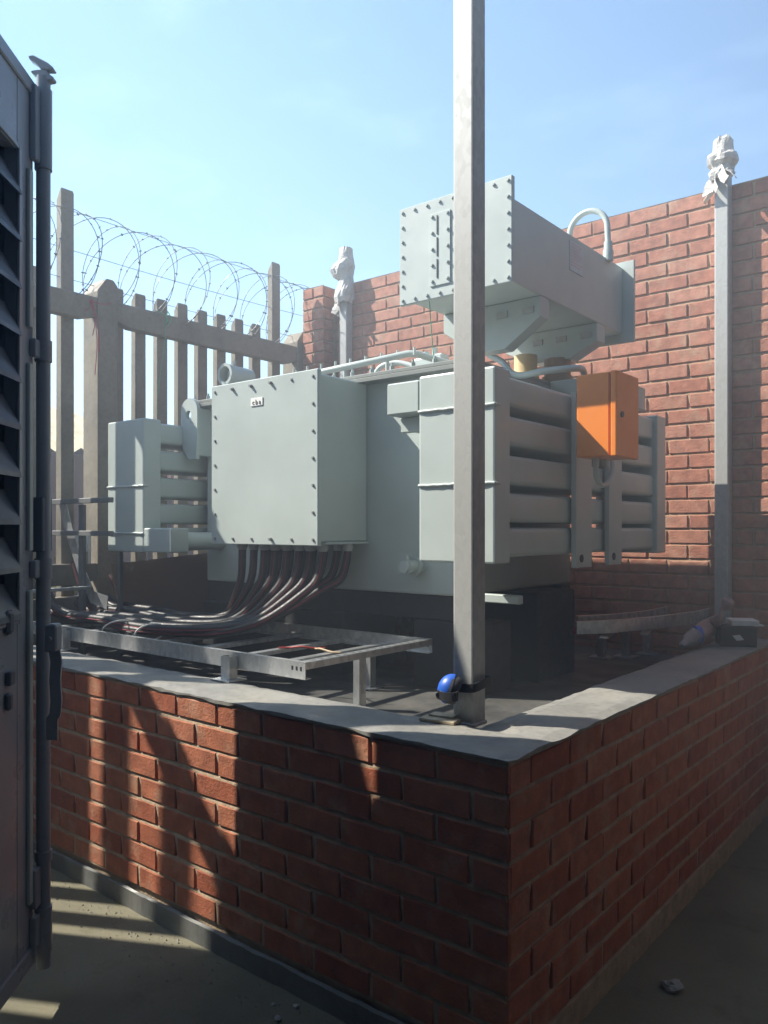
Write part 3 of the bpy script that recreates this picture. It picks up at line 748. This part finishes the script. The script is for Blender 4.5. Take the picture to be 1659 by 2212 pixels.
wrap(-3.03, YW-.045, [(3.19, .06, -.01, -.015), (3.23, .072, -.012, -.015), (3.28, .070, -.005, -.01), (3.33, .058, .0, 0), (3.37, .056, 0, 0), (3.40, .075, -.03, -.005), (3.44, .088, -.04, -.005), (3.48, .080, -.025, 0), (3.52, .054, 0, 0), (3.57, .050, 0, 0), (3.61, .048, 0, 0), (3.62, .02, 0, 0)], 9,
     'torn white plastic wrapped round the far corner post')

# ------------------------------------------------------------------ cable tray in front
TT = .985; TB = .922
ty0, ty1, tx1, tx0 = .265, 1.055, -.985, -4.0
ct = thing('cable_tray', 'straight galvanised cable tray in front of the transformer, loaded with black cables', 'cable tray', (-2.2, .66, FZ))
def rail(y, inward, x0, x1):
    mb = MB(); s_ = inward
    mb.box(x0, x1, y-.0015, y+.0015, TB, TT, 0)
    mb.box(x0, x1, min(y+.0016*s_, y+.020*s_), max(y+.0016*s_, y+.020*s_), TT-.003, TT, 0)
    mb.box(x0, x1, min(y+.0016*s_, y+.028*s_), max(y+.0016*s_, y+.028*s_), TB, TB+.003, 0); return mb
r1 = obj('side_rail', rail(ty0, 1, -3.44, tx1), 'galv_tray', ct)
sl = MB()
for i in range(3): sl.box(tx1-.07+.022*i, tx1-.062+.022*i, ty0-.0025, ty0-.0016, TB+.03, TB+.045)
obj('slots', sl, 'black_plastic', r1)
r2 = obj('side_rail', rail(ty1, -1, -3.05, -.99), 'galv_tray', ct)
sl = MB()
for i in range(3): sl.box(-1.055+.02*i, -1.048+.02*i, ty1-.003, ty1-.0016, TB+.025, TB+.04)
obj('slots', sl, 'black_plastic', r2)
for x in (-3.0, -2.7, -2.4, -2.1, -1.8, -1.5, -1.25, tx1-.022):
    rg = MB().box(x-.021, x+.021, ty0+.002, ty1-.002, TB+.004, TB+.022, .002)
    if x > -1.02:
        rg = MB().box(x-.02, x+.02, ty0+.0025, ty1-.0025, TT-.028, TT-.001, .002)
        o = obj('end_bar', rg, 'galv_tray', ct); h_ = MB()
        for i in range(16): h_.box(x-.009, x+.009, ty0+.05+.044*i, ty0+.072+.044*i, TT-.0009, TT-.0004)
        obj('slots', h_, 'letter_grey', o)
    else: obj('rung', rg, 'galv_tray', ct)
def leg(x, y, z0, z1, nm='leg', w=.021):
    return obj(nm, MB().box(x-w, x+w, y-.002, y+.002, z0, z1).box(x-w, x-w+.003, y+.0021, y+.038, z0, z1).box(x+w-.003, x+w, y+.0021, y+.038, z0, z1).box(x-w-.03, x+w+.03, y-.03, y+.06, z0, z0+.004), 'galv_tray', ct)
leg(-1.375, .222, WT+.001, TT-.012, w=.025); leg(-1.30, .98, FZ+.001, TB); leg(-2.6, .222, WT+.001, TT-.012, w=.025); leg(-2.6, .98, FZ+.001, TB)
leg(-1.05, .62, FZ+.001, TT-.03, w=.016)
# second tray section behind it, seen through the plinth gap
obj('loose_cover', MB().box(-1.75, -1.12, 1.66, 1.664, FZ+.001, FZ+.33, 0), 'galv_tray', ct)
# riser of the tray on the left: inclined rails with rungs, and two horizontal support struts
ra, rb = atY(205, 1290, .66), atY(135, 1085, .66)
rs = MB(); D_ = (rb-ra).normalized(); U_ = Y; W_ = D_.cross(U_).normalized()
for yy in (0,):
    rs.ribbon([atY(232, 1302, .66), atY(200, 1290, .66), atY(178, 1240, .66), atY(150, 1150, .66), rb], Vector((.55, 0, .83)), .075, .003)
obj('riser_rail', rs, 'galv_tray', ct)
for tq in (.10,):
    p = ra.lerp(rb, tq); obj('rung', MB().box(p.x-.02, p.x+.02, .31, .655, p.z-.01, p.z+.008, .002), 'galv_tray', ct)
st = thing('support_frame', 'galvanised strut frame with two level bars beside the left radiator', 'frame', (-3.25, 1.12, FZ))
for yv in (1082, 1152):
    p = atY(180, yv, .62); obj('strut', MB().box(-3.42, -2.80, .605, .637, p.z-.014, p.z+.014, .002), 'shaded_galv', st)
obj('upright', MB().box(-3.16, -3.11, .638, .658, FZ+.001, 1.60, .002), 'shaded_galv', st)
obj('upright', MB().box(-2.98, -2.95, .770, .79, FZ+.001, 1.334, .002), 'shaded_galv', st)

# ------------------------------------------------------------------ cables
NC = 16
for i in range(NC):
    f = i/(NC-1); rowb = i % 2
    xs_ = -2.06+.60*f+random.uniform(-.012, .012); ys_ = (.90 if rowb == 0 else 1.04)+random.uniform(-.01, .01)
    yt = .98-.50*f+random.uniform(-.02, .02); zt = TB+.043+(.022 if rowb else 0)+random.uniform(0, .006)
    run = .31+.09*f
    P = [(xs_, ys_, LZ0+.01), (xs_, ys_, LZ0-.06), (xs_-.012, ys_+(yt-ys_)*.06, LZ0-.17), (xs_-.055, ys_+(yt-ys_)*.22, zt+.19), (xs_-run*.52, ys_+(yt-ys_)*.50, zt+.068), (xs_-run, yt+(ys_-yt)*.22, zt+.012), (xs_-run-.28, yt, zt)]
    xe = xs_-run-.28
    while xe > -3.0: xe -= .22; P.append((xe, yt+random.uniform(-.018, .018)+.035*math.sin(xe*4+i), zt+random.uniform(-.002, .014)))
    up = .5+.5*random.random() if i % 3 == 0 else .12; P += [(xe-.1, yt, zt+.02), (xe-.2, yt, zt+.02+.10*up), (xe-.3, yt, zt+.03+.25*up)]
    pts = spline(P, 6); r_ = .0195
    mb = MB().tube(pts, r_, 10)
    # coloured stripe moulded along the outer side
    st_ = []
    for k, p in enumerate(pts):
        d = (pts[min(k+1, len(pts)-1)]-pts[max(k-1, 0)]).normalized(); side = d.cross(Vector((0, 1, 0)))
        nrm = Vector((.55, -.8, -.15)); nrm = (nrm-d*nrm.dot(d)).normalized(); st_.append(p+nrm*(r_-.0022))
    mb.tube(st_, .0030, 6, mi=1)
    place = ['leftmost', 'second from the left', 'third from the left', 'fourth from the left', 'fifth from the left', 'sixth from the left', 'seventh from the left', 'eighth from the left', 'eighth from the right', 'seventh from the right', 'sixth from the right', 'fifth from the right', 'fourth from the right', 'third from the right', 'second from the right', 'rightmost'][i]
    o = obj('power_cable', mb, ['cable_black', 'cable_red'])
    tag(o, 'black cable with red stripe, %s of those leaving the cable box' % place, 'cable', 'black power cables dropping into the tray')
    gl = MB().cyl((xs_, ys_, LZ0-.012), (xs_, ys_, LZ0-.045), .024, n=12).cyl((xs_, ys_, LZ0-.02), (xs_, ys_, LZ0-.033), .029, n=6)
    obj('cable_gland', gl, 'galv_post', tr)
for k, (x, y_) in enumerate(((-2.42, .42), (-2.18, .44))):
    pts = [(x+.01*math.sin(a), y_+.085*math.cos(a), TB+.055+.040*math.sin(a)) for a in [2*math.pi*q/20 for q in range(20)]]
    o = obj('cable_tie', MB().tube(pts, .004, 6, closed=True), 'tie_white')
    tag(o, ('white cable tie on the front cables, nearest the steel door', 'white cable tie on the front cables, farther from the steel door')[k], 'cable tie', 'white cable ties')
for k, (x, y_, an, mat_, lb) in enumerate(((-1.50, .62, .5, 'scrap_red', 'short red cable offcut lying in the empty end of the tray'), (-1.40, .70, -.2, 'scrap_yellow', 'tan cable offcut lying beside the red one in the tray'))):
    p = Vector((x, y_, TB+.026)); d = Vector((math.cos(an), math.sin(an), 0)); e = Vector((-d.y, d.x, 0))
    mb = MB().tube(spline([p, p+d*.05+e*.012, p+d*.10-e*.006+Z*.008, p+d*.17+e*.01, p+d*.20+e*.03], 5), .0045, 6)
    tag(obj('cable_offcut', mb, mat_), lb, 'scrap')

# ------------------------------------------------------------------ curved tray at the back right
c2 = thing('curved_cable_tray', 'curved galvanised cable tray in the shade behind the transformer', 'cable tray', (-.7, 2.2, FZ))
def arc(off):
    P = [(-1.6, 1.90-off), (-.95, 1.84-off*.95), (-.62, 1.93-off*.6), (-.42+off*.35, 2.14-off*.2), (-.34+off*.45, 2.42), (-.31+off*.5, 2.80)]
    return [Vector((x, y, 0)) for x, y in P]
outer = spline([atZ(x, y, 1.02) for x, y in ((1246, 1343), (1290, 1342), (1340, 1339), (1420, 1332), (1500, 1322), (1535, 1315))], 6)
inner = spline([atZ(x, y, 1.02) for x, y in ((1248, 1331), (1310, 1328), (1390, 1321), (1445, 1311))], 6)
for P in (outer, inner):
    P = [Vector((p.x, p.y, .99)) for p in P]
    obj('side_rail', MB().ribbon(P, Z, .06, .003).ribbon([p+Vector((-.008, .008, .0295)) for p in P], X*.7-Y*.7, .02, .003), 'galv_tray', c2)
obj('rung', MB().ribbon([Vector((outer[i].x, outer[i].y, .94)).lerp(Vector((inner[min(i, len(inner)-1)].x, inner[min(i, len(inner)-1)].y, .94)), q) for i in (8,) for q in (0, 1)], X, .04, .01), 'galv_tray', c2)
obj('rung', MB().ribbon([Vector((outer[16].x, outer[16].y, .94)), Vector((inner[14].x, inner[14].y, .94))], X, .04, .01), 'galv_tray', c2)
for (x, y) in ((1352, 1365), (1398, 1360), (1300, 1366)):
    p = atZ(x, y-18, .93)
    obj('leg', MB().box(p.x-.02, p.x+.02, p.y-.02, p.y+.02, FZ+.001, .935, .002).box(p.x-.06, p.x+.06, p.y-.05, p.y+.05, FZ+.001, FZ+.008), 'galv_tray', c2)
mb = MB().tube([Vector((p.x-.05, p.y+.05, .965)) for p in outer], .018, 8)
tag(obj('red_cable', mb, 'cable_red'), 'red cable lying in the curved tray', 'cable')
p = atZ(1490, 1310, 1.0)
mb = MB().tube(spline([p+Vector((-.08, .0, 0)), p+Vector((-.03, -.02, .05)), p+Vector((.03, -.01, .04)), p+Vector((.04, .03, -.02))], 6), .02, 8)
tag(obj('cable_end', mb, 'cable_black'), 'thick black cable end looping out of the curved tray', 'cable')

# ------------------------------------------------------------------ leaning rusty sheet, boards
mb = MB(); A, B_ = atX(238, 1219, -3.22), atX(470, 1192, -3.10); A2 = Vector((-3.12, A.y+.05, FZ+.001)); B2 = Vector((-3.0, B_.y, FZ+.001))
mb.prism([(0, 0), (1, 0), (1, 1), (0, 1)], 0, 1, (A2, B2-A2, A-A2, Vector((-.003, 0, 0))), 0)
vs = [A2, B2, B_, A]; nrm = (B2-A2).cross(A-A2).normalized()*.003
mb = MB().add(vs+[v+nrm for v in vs], [(0, 1, 2, 3), (7, 6, 5, 4), (0, 4, 5, 1), (1, 5, 6, 2), (2, 6, 7, 3), (3, 7, 4, 0)])
tag(obj('metal_sheet', mb, 'rust_sheet'), 'rusty brown steel sheet leaning at the fence below the left radiator', 'metal sheet')
p = atX(180, 1190, FX+.03)
mb = MB().box(p.x-.085, p.x+.07, p.y-.012, p.y+.012, 1.251, 1.42, .002).box(p.x-.0, p.x+.07, p.y-.016, p.y-.0125, 1.252, 1.325, 0, mi=1)
tag(obj('white_board', mb, ['white_plate', 'wood']), 'small white board standing on the fence plinth', 'board')
p = atZ(1010, 1515, WT)
mb = MB().box(-.05, .07, -.026, .026, 0, .010, .002, M=Matrix.Translation((-.365, .205, WT+.001)) @ Matrix.Rotation(R(8), 4, 'Z')).box(-.04, .04, -.012, .03, .0103, .016, 0, M=Matrix.Translation((-.36, .225, WT+.001)) @ Matrix.Rotation(R(8), 4, 'Z'))
tag(obj('timber_offcut', mb, 'wood'), 'pale timber offcut lying at the foot of the front post', 'board')
# earmuffs strapped round the foot of the front post
em = thing('earmuffs', 'blue and black earmuffs clipped round the foot of the galvanised post', 'earmuffs', (-.36, .27, WT))
cc = atD(974, 1489, 2.39)
ax = Vector((-.80, -.45, .30)).normalized(); Mq = ax.to_track_quat('Z', 'Y').to_matrix()
def half(mb, c, r, h, n=22, m=8, s0=0.):
    vs = []; fs = []
    for i in range(m+1):
        a = math.pi/2*i/m
        for k in range(n):
            q = 2*math.pi*k/n; p = Vector((r[0]*math.cos(a)*math.cos(q), r[1]*math.cos(a)*math.sin(q), h*math.sin(a)))
            vs.append(Mq @ p+c)
    for i in range(m):
        for k in range(n): fs.append((i*n+k, i*n+(k+1) % n, (i+1)*n+(k+1) % n, (i+1)*n+k))
    mb.add(vs, fs, True); mb.add(vs[:n], [list(range(n))[::-1]])
mb = MB(); half(mb, cc, (.037, .047, .0), .040)
obj('ear_cup', mb, 'blue_plastic', em)
mb = MB().tube([cc-ax*.026, cc-ax*.018, cc-ax*.002], [.036, .043, .0435], 22); obj('cushion', mb, 'foam', em)
mb = MB().tube([cc-ax*.002, cc+ax*.006], [.0445, .0425], 22); obj('cup_rim', mb, 'black_plastic', em)
c2_ = Vector((-.355, .40, cc.z)); mb = MB().ellipsoid(c2_, (.028, .03, .045)); obj('ear_cup', mb, 'blue_plastic', em)
bp = spline([cc-RT*.042-FW*.012-Z*.012, cc-RT*.02-FW*.042-Z*.014, cc+RT*.015-FW*.05-Z*.010, Vector((-.325, .246, cc.z-.004)), Vector((-.262, .246, cc.z+.004)), Vector((-.250, .30, cc.z+.014)), Vector((-.262, .352, cc.z+.012)), c2_+Vector((.03, 0, .0))], 6)
obj('headband', MB().ribbon(bp, Z, .026, .005), 'black_plastic', em)
obj('pivot', MB().cyl(cc-RT*.040-FW*.012-Z*.012, cc-RT*.040-FW*.024-Z*.012, .008, n=12), 'foam', em)

# ------------------------------------------------------------------ things on the right hand coping
bxp = atZ(1582, 1397, WT)
bt = thing('black_crate', 'small black plastic box resting on the brick coping at right', 'box', (bxp.x, bxp.y, WT))
Mb = Matrix.Translation((bxp.x, bxp.y+.06, WT+.001)) @ Matrix.Rotation(R(28), 4, 'Z')
obj('body', MB().box(-.088, .088, -.06, .06, 0, .098, .008, 2, M=Mb), 'black_plastic', bt)
obj('label_sticker', MB().prism([(-.03, .055), (.005, .06), (.025, .035), (-.01, .03)], -.0605, -.0612, (Mb.to_translation(), Mb.to_3x3() @ X, Z, Mb.to_3x3() @ Y)), 'carton', bt)
mb = MB().box(-.03, .1, -.04, .09, .100, .128, .002, M=Mb).box(.1, .125, -.03, .02, .100, .106, 0, M=Mb)
tag(obj('carton', mb, 'carton'), 'flat white carton lying on the small black box', 'carton')
bgp = atZ(1508, 1392, WT)
bt = thing('plastic_bag', 'twisted clear plastic bag with a blue tie slumped on the coping', 'plastic bag', (bgp.x, bgp.y, WT))
def blob(path, rad, seed):
    pts = spline(path, 6); m_ = len(pts); mb = MB(); n = 18; vs = []; rr = []
    for i in range(m_):
        tq = i/(m_-1)*(len(rad)-1); a = int(min(tq, len(rad)-2)); rr.append(rad[a]+(rad[a+1]-rad[a])*(tq-a))
    mb.tube(pts, rr, n)
    for v in mb.v: q = v*38+Vector((seed, 0, 0)); v += Vector((noise.noise(q), noise.noise(q+Vector((7, 0, 0))), noise.noise(q+Vector((0, 9, 0)))))*.009
    return mb
B0 = atZ(1472, 1395, WT+.03); B1 = atZ(1505, 1372, WT+.06); B2_ = atZ(1535, 1352, WT+.09); B3 = atD(1552, 1335, 3.95); B4 = atD(1560, 1318, 3.95); B5 = atD(1580, 1295, 3.95)
obj('clear_body', blob([B0, (B0+B1)/2, B1], [.008, .034, .042], 1), 'bag_clear', bt)
obj('pink_body', blob([B1, B2_, B3, B4, (B4+B5)/2, B5], [.042, .044, .028, .012, .018, .034, .026], 2), 'bag_pink', bt)
obj('blue_tie', MB().tube([B1+Vector((-.01, -.01, 0)), B1+Vector((.01, .01, 0))], .047, 16), 'blue_plastic', bt)

# scraps on the yard floor
def scrap(px, py, r, seed, nm, label, mat):
    c = atZ(px, py, 0); mb = MB().ellipsoid((c.x, c.y, r*.45), (r, r*.8, r*.45), n=12, m=8)
    for v in mb.v: v += Vector((noise.noise(v*60+Vector((seed, 0, 0))), noise.noise(v*60+Vector((0, seed, 0))), noise.noise(v*60)))*r*.35; v.z = max(v.z, .001)
    mb.sm = [False]*len(mb.sm); tag(obj(nm, mb, mat), label, 'litter')
scrap(1452, 2139, .033, 3, 'crumpled_paper', 'pale crumpled lump on the dark floor right of the brick corner', 'stone')
scrap(640, 2176, .012, 5, 'mortar_crumb', 'grey mortar crumb on the floor before the low wall, farthest right', 'stone')
scrap(600, 2204, .013, 6, 'mortar_crumb', 'grey mortar crumb on the floor before the low wall, lowest in view', 'stone')
scrap(590, 2172, .009, 7, 'mortar_crumb', 'small grey mortar crumb on the floor, smallest of those before the wall', 'stone')

# ------------------------------------------------------------------ steel container with its louvred door swung open
PD = Vector((-1.364, -.515, 0)); DB = Vector((.6665, -.7455, 0)).normalized(); DN = Vector((.7455, .6665, 0)).normalized()
box = thing('shipping_container', 'dark blue grey steel container, louvred door with locking rod swung open at left', 'container', (PD.x, PD.y, 0))
def dm(mb, s0, s1, n0, n1, z0, z1, bev=0., mi=0):
    """box in door coordinates: s back along the door, n outward"""
    M_ = Matrix(((DB.x, DN.x, 0, PD.x), (DB.y, DN.y, 0, PD.y), (0, 0, 1, 0), (0, 0, 0, 1)))
    return mb.box(s0, s1, n0, n1, z0, z1, bev, M=M_, mi=mi)
DZ0, DZ1 = .125, 2.86
LS0, LS1, LZa, LZb = .15, 1.0, 1.20, 2.585
dp = MB()
dm(dp, .03, LS0, -.060, -.020, DZ0+.02, DZ1-.03, .004); dm(dp, LS1, 1.17, -.060, -.020, DZ0+.02, DZ1-.03, .004)
dm(dp, LS0, LS1, -.0598, -.0202, DZ0+.02, LZa, .002); dm(dp, LS0, LS1, -.0598, -.0202, LZb, DZ1-.03, .002)
dm(dp, -.005, .031, -.070, -.032, DZ0, DZ1-.02, .006)          # edge channel
dm(dp, .03, 1.17, -.065, -.012, DZ1-.06, DZ1-.015, .004); dm(dp, .03, 1.17, -.065, -.012, DZ0, DZ0+.06, .004)
dp_o = obj('door', dp, 'container_paint', box)
fr = MB(); dm(fr, LS0-.012, LS0+.004, -.019, -.011, LZa-.012, LZb+.012, .002); dm(fr, LS0+.004, LS1, -.019, -.011, LZb, LZb+.012, .002); dm(fr, LS0+.004, LS1, -.019, -.011, LZa-.012, LZa, .002)
obj('louvre_frame', fr, 'container_paint', dp_o)
lm = MB(); nl = 10; pz = (LZb-LZa)/nl
for i in range(nl):
    z = LZa+pz*i
    prof = [(-.062, z+.105), (-.056, z+.105), (-.033, z+.062), (-.008, z+.018), (-.004, z+.002), (-.010, z+.004), (-.038, z+.050)]
    lm.prism(prof, LS0+.002, LS1-.002, (PD, DN, Z, DB), 0)
obj('louvre', lm, 'container_dark', dp_o)
ip = dm(MB(), LS0-.014, LS1+.014, -.105, -.10, LZa-.024, LZb+.024)
dm(ip, LS0-.014, LS0-.004, -.0999, -.0601, LZa-.02, LZb+.02); dm(ip, LS1+.004, LS1+.014, -.0999, -.0601, LZa-.02, LZb+.02); dm(ip, LS0-.003, LS1+.003, -.0999, -.0601, LZa-.02, LZa-.01); dm(ip, LS0-.003, LS1+.003, -.0999, -.0601, LZb+.01, LZb+.02)
obj('inner_panel', ip, 'container_dark', dp_o)
rd = MB().cyl(PD+Z*(DZ0-.03), PD+Z*(DZ1+.02), .0215, n=20)
for (za, zb) in ((DZ1-.27, DZ1-.02), (1.99, 2.055), (1.31, 1.375), (.43, .46), (DZ0+.02, DZ0+.16)):
    rd.cyl(PD+Z*za, PD+Z*zb, .0262, n=20)
rod = obj('locking_rod', rd, 'container_paint', dp_o)
for (za, zb) in ((DZ1-.26, DZ1-.03), (1.995, 2.05), (1.315, 1.37), (.30, .42), (DZ0+.03, DZ0+.15)): obj('rod_bracket', dm(MB(), -.01, .06, -.0195, .0, za, zb, .003), 'container_paint', dp_o)
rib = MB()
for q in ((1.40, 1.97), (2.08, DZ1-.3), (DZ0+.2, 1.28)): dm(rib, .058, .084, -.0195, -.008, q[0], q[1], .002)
obj('reflection_strip', rib, 'grey_paint', dp_o)  # pale edge strip standing in for the bright reflection beside the rod
# cam hooks on top of the rod (outlines traced from image pixels, facing the camera)
def camhook(pxs, dz, nm='locking_cam'):
    O = PD; poly = []
    for (x, y) in pxs: p = atD(x, y, 2.49); poly.append(((p-O).dot(RT), p.z))
    return MB().prism(poly, -.014, .014, (O, RT, Z, FW), .003)
obj('locking_cam', camhook([(65, 126), (75, 124), (106, 140), (119, 151), (120, 156), (108, 156), (96, 155), (94, 157), (82, 143), (66, 132)], 0), 'container_paint', dp_o)
obj('locking_cam', camhook([(70, 158), (80, 156), (94, 155), (106, 157), (108, 164), (120, 172), (119, 178), (106, 180), (106, 196), (88, 196), (86, 176), (78, 166), (71, 162)], 0), 'container_paint', dp_o)
# lock box, handle and hasps
obj('lock_box', dm(MB(), -.045, .035, -.05, .012, 1.395, 1.565, .004), 'container_dark', dp_o)
hk = MB()
h0 = lambda x, y: atD(x, y, 2.44)
hk.prism([((h0(x, y)-PD).dot(RT), h0(x, y).z) for x, y in ((106, 1347), (128, 1345), (132, 1350), (132, 1402), (126, 1405), (106, 1405))], -.085, -.04, (PD, RT, Z, FW), .004)
hk.ribbon([h0(117, 1400), h0(122, 1430), h0(119, 1470), h0(122, 1515), h0(119, 1545), h0(113, 1552), h0(113, 1598)], RT, .034, .008)
hk.cyl(h0(120, 1376)-FW*.05, h0(120, 1376)+FW*.01, .006, n=10)
obj('handle', hk, 'container_paint', dp_o)
for q in ((.205, .245, -.0195, -.003, 1.165, 1.235, .01), (.20, .235, -.0195, -.003, 1.02, 1.06, .003), (.215, .24, -.0195, -.003, .95, 1.0, .006)): obj('hasp', dm(MB(), *q), 'container_dark', dp_o)
# body behind and left of the camera
HG = PD+DB*1.20
side = -DN
def bodybox(a0, a1, b0, b1, z0, z1, mb):
    M_ = Matrix(((DB.x, -DN.x, 0, HG.x), (DB.y, -DN.y, 0, HG.y), (0, 0, 1, 0), (0, 0, 0, 1))); return mb.box(a0, a1, b0, b1, z0, z1, .006, M=M_)
bb = MB()
bodybox(.02, 3.3, .03, .07, .151, 2.869, bb); bodybox(.02, 3.3, 2.33, 2.37, .151, 2.869, bb); bodybox(.02, 3.3, .0, 2.4, 2.87, 2.9, bb); bodybox(.02, 3.3, .0, 2.4, .10, .15, bb); bodybox(3.26, 3.3, .071, 2.329, .152, 2.868, bb)
obj('body', bb, 'container_paint', box)
cp = MB()
for a in (0, 2.28): bodybox(-.02, .12, a, a+.12, .0, 2.9, cp)
for a in (0, 2.28): bodybox(3.2, 3.32, a-.004, a+.124, .0, 2.904, cp)
obj('corner_post', cp, 'container_paint', box)
# unseen upright panel added to cast the shade band on the low wall
lf = thing('shade_panel', 'unseen tall grey steel panel added behind the louvred door to shade the low wall', 'door', (-2.15, -.76, 0))
La, Lb = Vector((-1.725, -.395, 0)), Vector((-2.58, -1.15, 0)); LU = (Lb-La).normalized(); LN = LU.cross(Z)
Ml = Matrix(((LU.x, LN.x, 0, La.x), (LU.y, LN.y, 0, La.y), (0, 0, 1, 0), (0, 0, 0, 1)))
obj('leaf', MB().box(0, (Lb-La).length, -.02, .02, .0, 2.84, .005, M=Ml), 'container_paint', lf)
obj('frame', MB().box(-.01, .04, -.035, .035, 0, 2.85, .004, M=Ml), 'container_paint', lf)

# ------------------------------------------------------------------ unseen wall and roof slab added to cut sky light in the passage
sr = thing('sky_blocker', 'unseen dark wall with a roof slab, added to keep sky light off the passage', 'building', (3.5, 0, 0))
obj('wall', MB().box(2.0, 6.0, -6.0, 7.0, 0, 3.9, .01), 'blocker_dark', sr)
obj('shade_canopy', MB().prism([(1.999, -5), (1.999, .8), (.9, .8), (-.2, -.75), (-.2, -5)], 3.30, 3.36, (Vector((0, 0, 0)), X, Y, Z)), 'container_dark', sr)

# ------------------------------------------------------------------ air volume added to stand in for the veil of lens glare
hm = bpy.data.materials.new('glare_haze'); hm.use_nodes = True; t = hm.node_tree; t.nodes.clear()
out_ = t.nodes.new('ShaderNodeOutputMaterial'); pv = t.nodes.new('ShaderNodeVolumePrincipled')
pv.inputs['Color'].default_value = (.86, .93, 1, 1); pv.inputs['Density'].default_value = .041; pv.inputs['Anisotropy'].default_value = .3
t.links.new(pv.outputs[0], out_.inputs['Volume']); MATS['glare_haze'] = hm
hz = obj('glare_haze', MB().box(-95, 95, -95, 95, -1.0, 5.2), 'glare_haze'); hz['kind'] = 'stuff'; hz.display_type = 'WIRE'

# fine grit swept against the kerb
gm = MB(); rg_ = random.Random(11)
for i in range(900):
    xx = -rg_.uniform(.0, 2.6); yy = -.04-abs(rg_.gauss(0, .10)) if rg_.random() < .7 else -.04-rg_.uniform(0, 1.1); r0 = rg_.choice((.0012, .0018, .0025, .004))*rg_.uniform(.7, 1.5)
    c = Vector((xx, yy, r0*.4)); a = rg_.uniform(0, 6); A_ = [c+Vector((r0*math.cos(a+q*2.1), r0*math.sin(a+q*2.1), -r0*.4)) for q in range(3)]
    gm.add(A_+[c+Vector((0, 0, r0*.8))], [(0, 1, 3), (1, 2, 3), (2, 0, 3)])
o = obj('grit', gm, 'stone'); o['kind'] = 'stuff'; o['label'] = 'fine grit scattered over the floor along the kerb'; o['category'] = 'grit'
